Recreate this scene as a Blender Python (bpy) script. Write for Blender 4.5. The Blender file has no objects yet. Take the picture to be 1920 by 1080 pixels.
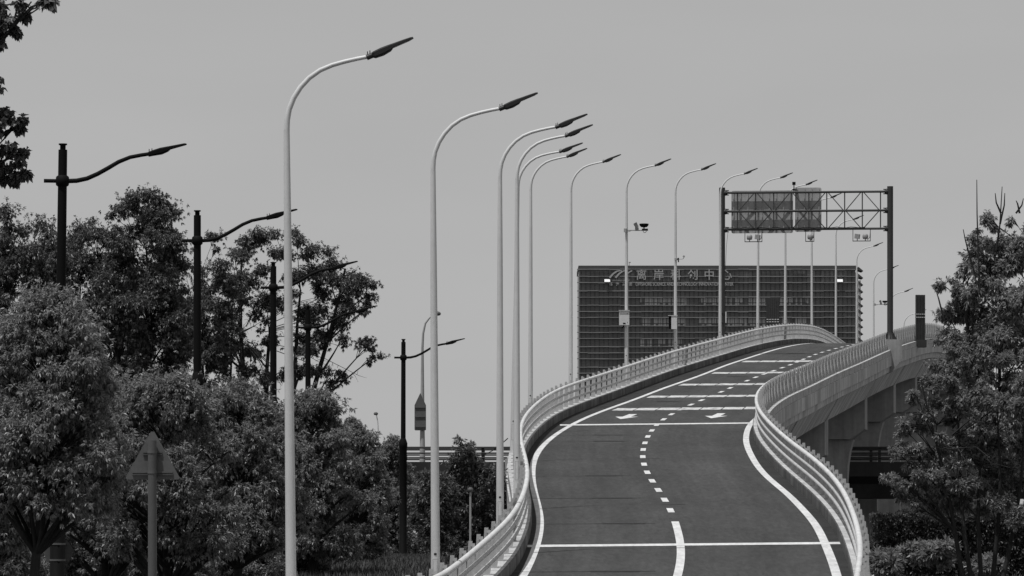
import bpy, math, random
import numpy as np
from mathutils import Vector, Matrix

random.seed(7)
R = math.radians
scene = bpy.context.scene
COL = scene.collection

# ---------------------------------------------------------------- camera model
FPX, HOR = 10000.0, 1000.0            # focal length in photo pixels, row of the horizon


def at(px, py, D):
    """world point seen at photo pixel px,py at distance D ahead of the camera"""
    return Vector(((px - 960.0) * D / FPX, D, (HOR - py) * D / FPX))


cam = bpy.data.cameras.new("camera")
cam.sensor_width = 36.0
cam.lens = FPX / 1920.0 * 36.0
cam.shift_y = (HOR - 540.0) / 1920.0
cam.clip_start = 1.0
cam.clip_end = 9000.0
cam_o = bpy.data.objects.new("camera", cam)
COL.objects.link(cam_o)
cam_o.rotation_euler = (R(90), 0, 0)
scene.camera = cam_o

# ---------------------------------------------------------------- light
SUN_DIR = Vector((-0.24, -0.24, 0.94)).normalized()
elev = math.asin(SUN_DIR.z)
azim = math.atan2(SUN_DIR.x, SUN_DIR.y)
world = bpy.data.worlds.new("World")
scene.world = world
world.use_nodes = True
nt = world.node_tree
nt.nodes.clear()
sky = nt.nodes.new("ShaderNodeTexSky")
sky.sky_type = 'NISHITA'
sky.sun_disc = False
sky.sun_elevation = elev
sky.sun_rotation = azim
sky.altitude = 0
sky.air_density = 1.6
sky.dust_density = 0.1
sky.ozone_density = 1.0
bw = nt.nodes.new("ShaderNodeRGBToBW")
bg = nt.nodes.new("ShaderNodeBackground")
bg.inputs["Strength"].default_value = 0.10
wo = nt.nodes.new("ShaderNodeOutputWorld")
nt.links.new(sky.outputs[0], bw.inputs[0])
pw = nt.nodes.new("ShaderNodeMath")          # a hazy sky: the dome is more even than a clear one
pw.operation = 'POWER'
pw.inputs[1].default_value = 0.42
ml = nt.nodes.new("ShaderNodeMath")
ml.operation = 'MULTIPLY'
ml.inputs[1].default_value = 1.95
nt.links.new(bw.outputs[0], pw.inputs[0])
nt.links.new(pw.outputs[0], ml.inputs[0])
tcw = nt.nodes.new("ShaderNodeTexCoord")
mpw = nt.nodes.new("ShaderNodeMapping")
mpw.inputs["Scale"].default_value = (6, 6, 26)
nzw = nt.nodes.new("ShaderNodeTexNoise")
nzw.inputs["Scale"].default_value = 1.6
nzw.inputs["Detail"].default_value = 4
mrw = nt.nodes.new("ShaderNodeMapRange")
mrw.inputs["From Min"].default_value = 0.3
mrw.inputs["From Max"].default_value = 0.7
mrw.inputs["To Min"].default_value = 0.975
mrw.inputs["To Max"].default_value = 1.025
mlw = nt.nodes.new("ShaderNodeMath")
mlw.operation = 'MULTIPLY'
nt.links.new(tcw.outputs["Generated"], mpw.inputs[0])
nt.links.new(mpw.outputs[0], nzw.inputs["Vector"])
nt.links.new(nzw.outputs["Fac"], mrw.inputs["Value"])
nt.links.new(ml.outputs[0], mlw.inputs[0])
nt.links.new(mrw.outputs[0], mlw.inputs[1])
nt.links.new(mlw.outputs[0], bg.inputs["Color"])
nt.links.new(bg.outputs[0], wo.inputs[0])

sun = bpy.data.lights.new("sun", 'SUN')
sun.energy = 3.0
sun.angle = R(0.5)
sun.color = (1, 1, 1)
sun_o = bpy.data.objects.new("sun", sun)
COL.objects.link(sun_o)
sun_o.rotation_euler = SUN_DIR.to_track_quat('Z', 'Y').to_euler()

scene.view_settings.view_transform = 'Standard'
scene.view_settings.look = 'None'
scene.view_settings.exposure = 0.0
scene.view_settings.gamma = 1.0

# ---------------------------------------------------------------- materials


def mat(name, val, rough=0.7, spec=0.4, noise=0.0, scale=4.0, detail=5.0, stretch=None,
        metal=0.0, bump=0.0, bscale=40.0, island=0.0, streak=0.0, sscale=3.0, trans=0.0, cracks=0.0, grain=0.0, joint=0.0):
    m = bpy.data.materials.new(name)
    m.use_nodes = True
    t = m.node_tree
    N, L = t.nodes, t.links
    p = N["Principled BSDF"]
    p.inputs["Roughness"].default_value = rough
    p.inputs["Specular IOR Level"].default_value = spec
    p.inputs["Metallic"].default_value = metal
    p.inputs["Base Color"].default_value = (val, val, val, 1)
    tc = N.new("ShaderNodeTexCoord")
    cur = None

    def mul(sock, lo, hi, fmin=0.3, fmax=0.7):
        mr = N.new("ShaderNodeMapRange")
        mr.inputs["From Min"].default_value = fmin
        mr.inputs["From Max"].default_value = fmax
        mr.inputs["To Min"].default_value = lo
        mr.inputs["To Max"].default_value = hi
        L.new(sock, mr.inputs["Value"])
        nonlocal cur
        if cur is None:
            mm = N.new("ShaderNodeMath")
            mm.operation = 'MULTIPLY'
            mm.inputs[0].default_value = val
        else:
            mm = N.new("ShaderNodeMath")
            mm.operation = 'MULTIPLY'
            L.new(cur, mm.inputs[0])
        L.new(mr.outputs[0], mm.inputs[1])
        cur = mm.outputs[0]

    def noise_node(sc, st, det):
        mp = N.new("ShaderNodeMapping")
        L.new(tc.outputs["Object"], mp.inputs[0])
        if st:
            mp.inputs["Scale"].default_value = st
        nz = N.new("ShaderNodeTexNoise")
        nz.inputs["Scale"].default_value = sc
        nz.inputs["Detail"].default_value = det
        nz.inputs["Roughness"].default_value = 0.62
        L.new(mp.outputs[0], nz.inputs["Vector"])
        return nz.outputs["Fac"]

    if noise:
        mul(noise_node(scale, stretch, detail), 1 - noise, 1 + noise)
        mul(noise_node(scale * 9, stretch, 3), 1 - noise * 0.5, 1 + noise * 0.5)
    if grain:
        mul(noise_node(7.0, (1, 0.14, 1), 3), 1 - grain, 1 + grain)
    if streak:
        mul(noise_node(sscale, (1, 1, 0.06), 6), 1 - streak, 1 + streak * 0.5)
    if joint:               # expansion joints every few metres along the bridge
        sx_ = N.new("ShaderNodeSeparateXYZ")
        L.new(tc.outputs["Object"], sx_.inputs[0])
        dv_ = N.new("ShaderNodeMath")
        dv_.operation = 'DIVIDE'
        dv_.inputs[1].default_value = joint
        L.new(sx_.outputs["Y"], dv_.inputs[0])
        fr_ = N.new("ShaderNodeMath")
        fr_.operation = 'FRACT'
        L.new(dv_.outputs[0], fr_.inputs[0])
        mul(fr_.outputs[0], 0.25, 1.0, 0.10 / joint, 0.14 / joint)
    if island:
        g = N.new("ShaderNodeNewGeometry")
        mul(g.outputs["Random Per Island"], 1 - island, 1 + island, 0, 1)
    if cracks:
        vz = N.new("ShaderNodeTexVoronoi")
        vz.inputs["Scale"].default_value = cracks
        L.new(tc.outputs["Object"], vz.inputs["Vector"])
        mul(vz.outputs["Distance"], 0.75, 1.25, 0.0, 0.9)
    if cur is not None:
        L.new(cur, p.inputs["Base Color"])
    if bump:
        bp = N.new("ShaderNodeBump")
        bp.inputs["Strength"].default_value = bump
        bp.inputs["Distance"].default_value = 0.02
        L.new(noise_node(bscale, None, 4), bp.inputs["Height"])
        L.new(bp.outputs[0], p.inputs["Normal"])
    if trans:
        tr = N.new("ShaderNodeBsdfTranslucent")
        if cur is not None:
            L.new(cur, tr.inputs[0])
        else:
            tr.inputs[0].default_value = (val, val, val, 1)
        mx = N.new("ShaderNodeMixShader")
        mx.inputs[0].default_value = trans
        L.new(p.outputs[0], mx.inputs[1])
        L.new(tr.outputs[0], mx.inputs[2])
        L.new(mx.outputs[0], N["Material Output"].inputs[0])
    return m


M = {
    'asphalt': mat('asphalt', 0.056, 0.85, 0.3, noise=0.2, grain=0.2, scale=0.22, stretch=(2.6, 0.25, 1), bump=0.3, bscale=60),
    'gutter': mat('gutter_asphalt', 0.036, 0.9, 0.2, noise=0.3, scale=1.3, bump=0.4, bscale=30),
    'paint': mat('road_paint', 0.68, 0.65, 0.3, noise=0.12, scale=0.8, grain=0.14),
    'sealant': mat('joint_sealant', 0.02, 0.6, 0.4),
    'concrete': mat('concrete', 0.56, 0.85, 0.3, noise=0.16, scale=0.5, streak=0.4, sscale=0.9, bump=0.15, joint=3.1),
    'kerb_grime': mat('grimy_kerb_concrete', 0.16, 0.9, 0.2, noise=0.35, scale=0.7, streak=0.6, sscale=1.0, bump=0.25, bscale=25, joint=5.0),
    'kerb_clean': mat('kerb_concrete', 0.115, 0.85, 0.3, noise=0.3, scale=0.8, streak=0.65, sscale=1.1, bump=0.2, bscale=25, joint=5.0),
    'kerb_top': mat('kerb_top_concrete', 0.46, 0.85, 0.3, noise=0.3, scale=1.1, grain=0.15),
    'pier': mat('pier_concrete', 0.34, 0.85, 0.3, noise=0.18, scale=0.35, streak=0.35, sscale=1.3),
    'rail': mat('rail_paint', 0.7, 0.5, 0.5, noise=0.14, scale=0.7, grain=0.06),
    'rail_shade': mat('rail_paint_shaded', 0.5, 0.55, 0.4, noise=0.12, scale=2.0, grain=0.1),  # same paint as the top rail, with shade put into a darker colour
    'post': mat('post_paint', 0.46, 0.55, 0.45, noise=0.12, scale=1.5, streak=0.12, sscale=9.0),
    'white': mat('lamp_paint', 0.67, 0.45, 0.5, noise=0.06, scale=0.9, streak=0.08, sscale=3.0),
    'head': mat('lamp_head_grey', 0.015, 0.5, 0.5),
    'lens': mat('lamp_lens', 0.09, 0.25, 0.5),
    'black': mat('black_paint', 0.006, 0.7, 0.12, noise=0.15, scale=2.0),
    'hole': mat('dark_hole', 0.008, 0.9, 0.1),
    'steel': mat('gantry_steel', 0.045, 0.6, 0.4, noise=0.15, scale=1.2, streak=0.15, sscale=4),
    'signback': mat('sign_back', 0.4, 0.6, 0.4, noise=0.12, scale=0.8, streak=0.15, sscale=3),
    'signback_d': mat('sign_back_dull', 0.12, 0.7, 0.3, noise=0.15, scale=2.0),
    'signpost': mat('sign_post_paint', 0.1, 0.6, 0.4, noise=0.12, scale=2.0),
    'panel': mat('ribbed_panel_dark', 0.045, 0.6, 0.4, noise=0.15, scale=1.0),
    'cabinet': mat('cabinet_grey', 0.66, 0.5, 0.4, noise=0.05),
    'camera': mat('camera_grey', 0.33, 0.5, 0.4, noise=0.1),
    'glass': mat('facade_glass', 0.125, 0.35, 0.5, noise=0.35, scale=0.11, stretch=(1, 1, 0.35)),
    'glass_l': mat('blind_panels', 0.42, 0.6, 0.3, noise=0.3, scale=0.25, stretch=(1, 1, 0.2)),
    'glass_sky': mat('facade_glass_reflection', 0.17, 0.3, 0.5, noise=0.5, scale=0.12),  # lighter glass colour that paints in the sky's reflection
    'louvre': mat('louvre_metal', 0.24, 0.6, 0.4, noise=0.2, scale=0.4),
    'parapet': mat('parapet_dark', 0.075, 0.7, 0.3, noise=0.1),
    'letters': mat('letter_metal', 0.42, 0.5, 0.4),
    'glint': mat('glint_white', 0.9, 0.5, 0.4),  # white standing in for a sun glint
    'bcol': mat('corner_column', 0.6, 0.6, 0.3, noise=0.08),
    'flyover': mat('dark_girder', 0.04, 0.85, 0.3, noise=0.2, scale=0.4, streak=0.3, sscale=1.0),
    'flyrail': mat('dark_rail', 0.04, 0.6, 0.3, noise=0.15),
    'soil': mat('ground_soil', 0.045, 0.95, 0.1, noise=0.45, scale=0.5, bump=0.5, bscale=8),
    'grass': mat('grass_blades', 0.07, 0.6, 0.35, island=0.6, trans=0.25),
    'leaf': mat('leaf_light', 0.26, 0.34, 0.5, island=0.6, trans=0.45),
    'leaf_d': mat('leaf_dark', 0.115, 0.36, 0.5, island=0.6, trans=0.28),
    'leaf_m': mat('leaf_mid', 0.235, 0.34, 0.5, island=0.6, trans=0.45),
    'leaf_h': mat('hedge_leaf', 0.055, 0.4, 0.5, island=0.6, trans=0.2),
    'bark': mat('bark', 0.032, 0.95, 0.1, noise=0.4, scale=3.0, stretch=(1, 1, 0.25), bump=0.6, bscale=12),
    'bark_l': mat('bark_pale', 0.035, 0.95, 0.1, noise=0.4, scale=3.0, stretch=(1, 1, 0.25), bump=0.6, bscale=12),
    'farwall': mat('far_wall', 0.35, 0.8, 0.3, noise=0.1, scale=0.3),
    'farwin': mat('far_window', 0.04, 0.3, 0.5),
    'vanpaint': mat('van_paint', 0.7, 0.35, 0.5),
    'tyre': mat('tyre_rubber', 0.02, 0.8, 0.2),
}

# ---------------------------------------------------------------- mesh helpers


class MB:
    def __init__(s):
        s.v = []
        s.f = []
        s.smooth = []

    def add(s, verts, faces, smooth=False):
        o = len(s.v)
        s.v.extend([tuple(v) for v in verts])
        s.f.extend([tuple(i + o for i in f) for f in faces])
        s.smooth.extend([smooth] * len(faces))
        return s

    def box(s, c, d, rot=None, bevel=0.0):
        x, y, z = d[0] / 2, d[1] / 2, d[2] / 2
        if bevel <= 0:
            vs = [(-x, -y, -z), (x, -y, -z), (x, y, -z), (-x, y, -z), (-x, -y, z), (x, -y, z), (x, y, z), (-x, y, z)]
            fs = [(0, 3, 2, 1), (4, 5, 6, 7), (0, 1, 5, 4), (1, 2, 6, 5), (2, 3, 7, 6), (3, 0, 4, 7)]
        else:
            b = bevel
            ring = [(-x + b, -y), (x - b, -y), (x, -y + b), (x, y - b), (x - b, y), (-x + b, y), (-x, y - b), (-x, -y + b)]
            vs = [(p[0], p[1], -z) for p in ring] + [(p[0], p[1], z) for p in ring]
            fs = [tuple(range(7, -1, -1)), tuple(range(8, 16))] + [(i, (i + 1) % 8, 8 + (i + 1) % 8, 8 + i) for i in range(8)]
        if rot is not None:
            vs = [rot @ Vector(v) for v in vs]
        c = Vector(c)
        return s.add([Vector(v) + c for v in vs], fs)

    def tube(s, pts, rad, n=10, caps=True):
        pts = [Vector(p) for p in pts]
        if not hasattr(rad, '__len__'):
            rad = [rad] * len(pts)
        vs, fs = [], []
        ref = None
        for i, p in enumerate(pts):
            a = pts[max(i - 1, 0)]
            b = pts[min(i + 1, len(pts) - 1)]
            t = (b - a).normalized()
            if ref is None:
                ref = t.orthogonal().normalized()
            ref = (ref - t * ref.dot(t))
            ref = ref.normalized() if ref.length > 1e-6 else t.orthogonal().normalized()
            q = t.cross(ref)
            for k in range(n):
                an = 2 * math.pi * k / n
                vs.append(p + (ref * math.cos(an) + q * math.sin(an)) * rad[i])
        for i in range(len(pts) - 1):
            for k in range(n):
                k2 = (k + 1) % n
                fs.append((i * n + k, i * n + k2, (i + 1) * n + k2, (i + 1) * n + k))
        s.add(vs, fs, True)
        if caps:
            s.add(vs[:n], [tuple(range(n - 1, -1, -1))])
            s.add(vs[-n:], [tuple(range(n))])
        return s

    def bar(s, a, b, w, h):
        """square bar from a to b"""
        a, b = Vector(a), Vector(b)
        t = (b - a).normalized()
        up = Vector((0, 0, 1)) if abs(t.z) < 0.95 else Vector((0, 1, 0))
        u = t.cross(up).normalized() * w / 2
        v = u.cross(t).normalized() * h / 2
        vs = [a - u - v, a + u - v, a + u + v, a - u + v, b - u - v, b + u - v, b + u + v, b - u + v]
        fs = [(0, 3, 2, 1), (4, 5, 6, 7), (0, 1, 5, 4), (1, 2, 6, 5), (2, 3, 7, 6), (3, 0, 4, 7)]
        return s.add(vs, fs)

    def prism(s, poly, fn, lo, hi):
        """polygon in 2D mapped by fn(p, t) for t = lo, hi"""
        n = len(poly)
        vs = [fn(p, lo) for p in poly] + [fn(p, hi) for p in poly]
        fs = [tuple(range(n - 1, -1, -1)), tuple(range(n, 2 * n))]
        fs += [(i, (i + 1) % n, n + (i + 1) % n, n + i) for i in range(n)]
        return s.add(vs, fs)

    def lathe(s, prof, c=(0, 0, 0), n=16):
        vs, fs = [], []
        c = Vector(c)
        for r, z in prof:
            for k in range(n):
                a = 2 * math.pi * k / n
                vs.append(c + Vector((r * math.cos(a), r * math.sin(a), z)))
        for i in range(len(prof) - 1):
            for k in range(n):
                k2 = (k + 1) % n
                fs.append((i * n + k, i * n + k2, (i + 1) * n + k2, (i + 1) * n + k))
        s.add(vs, fs, True)
        s.add(vs[:n], [tuple(range(n - 1, -1, -1))])
        s.add(vs[-n:], [tuple(range(n))])
        return s

    def strip(s, A, B):
        n = len(A)
        return s.add(list(A) + list(B), [(i, i + 1, n + i + 1, n + i) for i in range(n - 1)])

    def mesh(s, name, m):
        me = bpy.data.meshes.new(name)
        me.from_pydata(s.v, [], s.f)
        me.polygons.foreach_set('use_smooth', s.smooth)
        if isinstance(m, (list, tuple)):
            for q in m:
                me.materials.append(q)
        else:
            me.materials.append(m)
        me.update()
        return me

    def build(s, name, m, parent=None):
        return link(name, s.mesh(name, m), parent)


def link(name, data, parent=None):
    o = bpy.data.objects.new(name, data)
    COL.objects.link(o)
    if parent is not None:
        o.parent = parent
    return o


def tag(o, label, cat, group=None):
    o["label"] = label
    o["category"] = cat
    if group:
        o["group"] = group
    return o


def thing(name, label, cat, loc=(0, 0, 0), rz=0.0, group=None):
    o = link(name, None)
    o.location = loc
    o.rotation_euler = (0, 0, rz)
    return tag(o, label, cat, group)


def structure(o):
    o["kind"] = "structure"
    return o


def stuff(o):
    o["kind"] = "stuff"
    return o


def dup(o, parent=None):
    c = o.copy()
    COL.objects.link(c)
    if parent is not None:
        c.parent = parent
    for ch in list(o.children):
        dup(ch, c)
    return c


def spline(knots):
    """natural cubic spline through (x, y) knots"""
    x = np.array([k[0] for k in knots], float)
    y = np.array([k[1] for k in knots], float)
    n = len(x)
    h = np.diff(x)
    A = np.eye(n)
    r = np.zeros(n)
    for i in range(1, n - 1):
        A[i, i - 1], A[i, i], A[i, i + 1] = h[i - 1], 2 * (h[i - 1] + h[i]), h[i]
        r[i] = 6 * ((y[i + 1] - y[i]) / h[i] - (y[i] - y[i - 1]) / h[i - 1])
    Mm = np.linalg.solve(A, r)

    def f(t):
        i = int(min(max(np.searchsorted(x, t) - 1, 0), n - 2))
        a, b = x[i + 1] - t, t - x[i]
        return float(Mm[i] * a ** 3 / (6 * h[i]) + Mm[i + 1] * b ** 3 / (6 * h[i]) +
                     (y[i] / h[i] - Mm[i] * h[i] / 6) * a + (y[i + 1] / h[i] - Mm[i + 1] * h[i] / 6) * b)
    return f


# ---------------------------------------------------------------- ramp alignment
z_hi = spline([(300, 8.55), (320, 9.76), (340, 10.97), (360, 12.15), (375, 12.98), (390, 13.75), (405, 14.42), (420, 14.95),
               (434, 15.28), (450, 15.38), (470, 15.2), (492, 14.7), (521, 13.95), (550, 13.1), (579, 12.2), (640, 10.4)])


def ZR(D):
    L = -9.6 + 0.0605 * D
    if D < 320:
        k = 0.12
        q = (L + 2.45) / k
        return -2.45 + k * (q if q > 30 else math.log1p(math.exp(q)))
    return z_hi(D)


TAIL = [(377, 0), (405, 3.6), (434, 7.3), (463, 10.9), (492, 14.6), (521, 18.2), (550, 21.9), (579, 25.9), (640, 33.6)]
XL = spline([(20, -2.9), (70, -2.7), (100, -1.75), (120, -0.75), (138, 0.2), (151, 0.65), (165, 0.87), (180, 0.78), (195, 0.74), (210, 0.98),
             (235, 2.35), (252, 3.95), (270, 6.1), (289, 8.3), (310, 10.9), (331, 13.3), (346, 15.2)] + [(d, 19.0 + x) for d, x in TAIL])
XLR = spline([(20, -4.2), (70, -4.0), (100, -3.05), (120, -1.6), (133, -0.69), (143, -0.1), (153, 0.24), (165, 0.42), (176, 0.40), (187, 0.30), (200, 0.28),
              (212, 0.46), (228, 1.05), (246, 2.2), (266, 4.3), (291, 7.1), (311, 9.4), (344, 13.6)] + [(d, 17.7 + x) for d, x in TAIL])
XRR = spline([(20, 6.6), (70, 6.6), (100, 6.75), (119, 7.75), (128, 8.4), (136, 8.88), (147, 9.4), (160, 9.85), (177, 10.03), (190, 9.97), (203, 10.0),
              (220, 10.25), (233, 10.72), (243, 11.3), (255, 12.3), (267, 13.6), (278, 15.0), (303, 18.1), (322, 20.6), (347, 23.8)] +
             [(d, 27.7 + x) for d, x in TAIL])
XR = spline([(20, 5.6), (70, 5.6), (100, 6.2), (119, 7.2), (130, 8.0), (141, 8.57), (153, 9.0), (163, 9.27), (172, 9.34), (181, 9.32), (190, 9.22), (199, 9.22), (209, 9.38),
             (221, 9.71), (230, 10.12), (240, 10.75), (250, 11.6), (267, 13.1), (278, 14.4), (303, 17.5), (322, 20.0), (347, 23.2)] +
            [(d, 27.1 + x) for d, x in TAIL])
XC = spline([(20, 1.5), (70, 1.5), (100, 2.3), (120, 3.2), (140, 4.34), (150, 4.75), (160, 4.97), (172, 5.08), (184, 5.02), (196, 4.96), (208, 5.1), (220, 5.48), (239, 6.5), (256, 7.98), (275, 10.2),
             (292, 12.2), (313, 14.78), (333, 17.45), (356, 20.2)] + [(d, 23.0 + x) for d, x in TAIL])


def slope(f, D):
    return (f(D + 0.5) - f(D - 0.5))


STN = list(np.arange(20, 120, 4.0)) + list(np.arange(120, 470, 1.5)) + list(np.arange(470, 632, 4.0))


def ground_z(X, D):
    s = min(max((D - 112) / 43.0, 0), 1)
    s = s * s * (3 - 2 * s)
    g = -2.75 + 1.75 * s
    n = 0.12 * math.sin(X * 0.31 + 1.3) * math.sin(D * 0.09) * s
    return g + n


# ---------------------------------------------------------------- ground
xs = list(np.arange(-60, 100, 4.0))
xs = [-6000, -1500, -500, -200, -120] + xs + [120, 200, 500, 1500, 6000]
ys = [-300, -60, 0, 40, 80] + list(np.arange(96, 240, 4.0)) + [260, 300, 360, 450, 600, 900, 1500, 3000, 8000]
g = MB()
vs = [(x, y, ground_z(x, y)) for y in ys for x in xs]
nx = len(xs)
fs = [(j * nx + i, j * nx + i + 1, (j + 1) * nx + i + 1, (j + 1) * nx + i) for j in range(len(ys) - 1) for i in range(nx - 1)]
g.add(vs, fs, True)
structure(g.build('ground', M['soil']))

# ---------------------------------------------------------------- road surface and markings


def off(fx, D, o, dz):
    """point o metres to the right of alignment fx"""
    s = slope(fx, D)
    n = math.hypot(1, s)
    return Vector((fx(D) + o / n, D - o * s / n, ZR(D) + dz))


road = MB()
NA = 12
rows = []
for D in STN:
    a, b = XLR(D) + 0.2, XRR(D) - 0.2
    rows.append([Vector((a + (b - a) * k / NA, D, ZR(D))) for k in range(NA + 1)])
for i in range(len(rows) - 1):
    road.strip(rows[i], rows[i + 1])
road_o = structure(road.build('road', M['asphalt']))
me = road_o.data
uv = me.uv_layers.new(name='lane')
n_ = NA + 1
loops = np.zeros(len(me.loops), dtype=np.int32)
me.loops.foreach_get('vertex_index', loops)
co = np.zeros(len(me.vertices) * 3)
me.vertices.foreach_get('co', co)
seg = loops // (2 * n_)
k_ = (loops % (2 * n_)) % n_
uvs = np.stack([k_ / NA, co[loops * 3 + 1] / 100.0], 1)
uv.data.foreach_set('uv', uvs.reshape(-1))
t = M['asphalt'].node_tree
p = t.nodes['Principled BSDF']
src = p.inputs['Base Color'].links[0].from_socket
un = t.nodes.new('ShaderNodeUVMap')
un.uv_map = 'lane'


def uv_noise(sx, sy, sc, lo, hi, fmin=0.35, fmax=0.68, ramp=None):
    global src
    mp = t.nodes.new('ShaderNodeMapping')
    mp.inputs['Scale'].default_value = (sx, sy, 1)
    t.links.new(un.outputs[0], mp.inputs[0])
    nz = t.nodes.new('ShaderNodeTexNoise')
    nz.inputs['Scale'].default_value = sc
    nz.inputs['Detail'].default_value = 4
    t.links.new(mp.outputs[0], nz.inputs['Vector'])
    mr = t.nodes.new('ShaderNodeMapRange')
    for nm, v in (('From Min', fmin), ('From Max', fmax), ('To Min', lo), ('To Max', hi)):
        mr.inputs[nm].default_value = v
    t.links.new(nz.outputs['Fac'], mr.inputs['Value'])
    mm = t.nodes.new('ShaderNodeMath')
    mm.operation = 'MULTIPLY'
    t.links.new(src, mm.inputs[0])
    t.links.new(mr.outputs[0], mm.inputs[1])
    src = mm.outputs[0]


uv_noise(9.0, 1.2, 1.0, 0.90, 1.10)           # wheel tracks worn along the lanes
uv_noise(34.0, 1.5, 1.0, 0.93, 1.07)
uv_noise(2.0, 14.0, 1.0, 0.90, 1.08)          # paver passes across the road
uv_noise(60.0, 55.0, 1.0, 0.72, 1.0, 0.27, 0.36)   # oil drips
t.links.new(src, p.inputs['Base Color'])

gut = MB()
for fr, fl, sgn in ((XLR, XL, 1), (XRR, XR, -1)):
    A = [Vector((fr(D) + sgn * 0.2, D, ZR(D) + 0.004)) for D in STN]
    B = [Vector((fl(D) - sgn * 0.14, D, ZR(D) + 0.004)) for D in STN]
    gut.strip(A, B)
structure(gut.build('road_gutter', M['gutter']))


def line_strip(mb, fx, d0, d1, w, dz=0.008):
    ds = list(np.arange(d0, d1, 1.2)) + [d1]
    mb.strip([Vector((fx(D) - w / 2, D, ZR(D) + dz)) for D in ds], [Vector((fx(D) + w / 2, D, ZR(D) + dz)) for D in ds])


mk = MB()
line_strip(mk, XL, 40, 600, 0.23)
structure(mk.build('left_edge_line', M['paint']))
mk = MB()
line_strip(mk, XR, 40, 600, 0.25)
structure(mk.build('right_edge_line', M['paint']))
mk = MB()
line_strip(mk, XC, 40, 164.6, 0.23)
d = 169.6
while d < 590:
    line_strip(mk, XC, d, d + 2.4, 0.21)
    d += 6.2
structure(mk.build('centre_line', M['paint']))


def cross_band(mb, dl, dr, depth, xa, xb, dz=0.012, n=24):
    A, B = [], []
    for k in range(n + 1):
        t = k / n
        D = dl + (dr - dl) * t
        X = xa(D) + (xb(D) - xa(D)) * t
        A.append(Vector((X, D - depth / 2, ZR(D - depth / 2) + dz)))
        B.append(Vector((X, D + depth / 2, ZR(D + depth / 2) + dz)))
    mb.strip(A, B)


mk = MB()
cross_band(mk, 152.5, 153.9, 1.0, lambda D: XL(D) - 0.25, lambda D: XR(D) + 0.45)
cross_band(mk, 238.6, 240.9, 1.3, lambda D: XL(D) - 0.5, lambda D: XR(D) + 0.2)
structure(mk.build('cross_line', M['paint']))

# worn bands of blocks across the lanes
worn = bpy.data.materials.new('worn_road_paint')
worn.use_nodes = True
t = worn.node_tree
p = t.nodes['Principled BSDF']
p.inputs['Roughness'].default_value = 0.7
tc = t.nodes.new('ShaderNodeTexCoord')
nz = t.nodes.new('ShaderNodeTexNoise')
nz.inputs['Scale'].default_value = 3.2
nz.inputs['Detail'].default_value = 6
nz.inputs['Roughness'].default_value = 0.7
rp = t.nodes.new('ShaderNodeValToRGB')
rp.color_ramp.elements[0].position = 0.36
rp.color_ramp.elements[0].color = (0.09, 0.09, 0.09, 1)
rp.color_ramp.elements[1].position = 0.52
rp.color_ramp.elements[1].color = (0.68, 0.68, 0.68, 1)
t.links.new(tc.outputs['Object'], nz.inputs['Vector'])
t.links.new(nz.outputs['Fac'], rp.inputs['Fac'])
t.links.new(rp.outputs['Color'], p.inputs['Base Color'])
mk = MB()
for d0, dep in ((258.3, 3.0), (275.8, 2.9), (294.8, 3.0), (316, 2.9), (340, 3.2)):
    nb = 7
    for k in range(nb):
        ta, tb = k / nb + 0.004, (k + 1) / nb - 0.004
        d1 = d0 - 1.0 + 2.0 * (ta + tb) / 2
        A, B = [], []
        for q in range(5):
            u = ta + (tb - ta) * q / 4
            D0, D1 = d1 - dep / 2, d1 + dep / 2
            A.append(Vector((XL(D0) + 0.35 + (XR(D0) - XL(D0) - 0.4) * u, D0, ZR(D0) + 0.012)))
            B.append(Vector((XL(D1) + 0.35 + (XR(D1) - XL(D1) - 0.4) * u, D1, ZR(D1) + 0.012)))
        mk.strip(A, B)
structure(mk.build('rumble_band', worn))

mk = MB()
for xc, d0 in ((5.0, 245.4), (9.2, 246.4)):
    sh = [(-0.19, 6.0), (0.19, 6.0), (0.2, 2.9), (0.54, 2.9), (0.0, 0.0), (-0.54, 2.9), (-0.2, 2.9)]
    vs = []
    for u, v in sh:
        D = d0 + v
        vs.append(Vector((xc + u + 0.12 * v, D, ZR(D) + 0.012)))
    mk.add(vs, [(0, 1, 2, 6), (2, 3, 4), (2, 4, 6), (6, 4, 5)])
structure(mk.build('lane_arrow', M['paint']))

mk = MB()
rj = random.Random(3)
for D0, w1 in ((141.8, 0.5), (163.5, 0.5), (178, 0.35), (193, 0.5), (222, 0.6), (228, 0.3), (268, 0.6), (309, 0.8), (360, 1.0)):
    cross_band(mk, D0 - 0.2, D0 + 0.2, 0.12, lambda D: XLR(D) + 0.2, lambda D: XL(D) + (XC(D) - XL(D)) * 0.85, dz=0.010)
    a = rj.uniform(0.4, 0.5)
    cross_band(mk, D0 + 0.08, D0 + 0.12, w1, lambda D: XL(D) + (XC(D) - XL(D)) * a,
               lambda D: XL(D) + (XC(D) - XL(D)) * (a + 0.32), dz=0.014, n=6)
structure(mk.build('road_joint', M['sealant']))

# ---------------------------------------------------------------- ramp bridge
bridge = thing('ramp_bridge', 'long curving concrete ramp bridge carrying the road up over a hump', 'bridge')
D0B = 90.0
STB = [D for D in STN if D >= D0B]
PIERS = [246.0, 278.0, 310.5, 347.0, 379.0, 408.0, 445.0, 480.0, 515.0, 550.0]
deck = MB()


def deck_section(D):
    l, r, z = XLR(D) - 0.48, XRR(D) + 0.48, ZR(D)
    hw = max(min((D - 112) / 30.0, 1.0), 0.15)
    h = [(0, -0.03), (0, -0.70), (0.13, -0.74), (0.16, -1.12), (0.42, -1.2), (1.2, -2.6)]
    return [Vector((l + o, D, z + v)) for o, v in h] + [Vector((r - o, D, z + v)) for o, v in h[::-1]]


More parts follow.
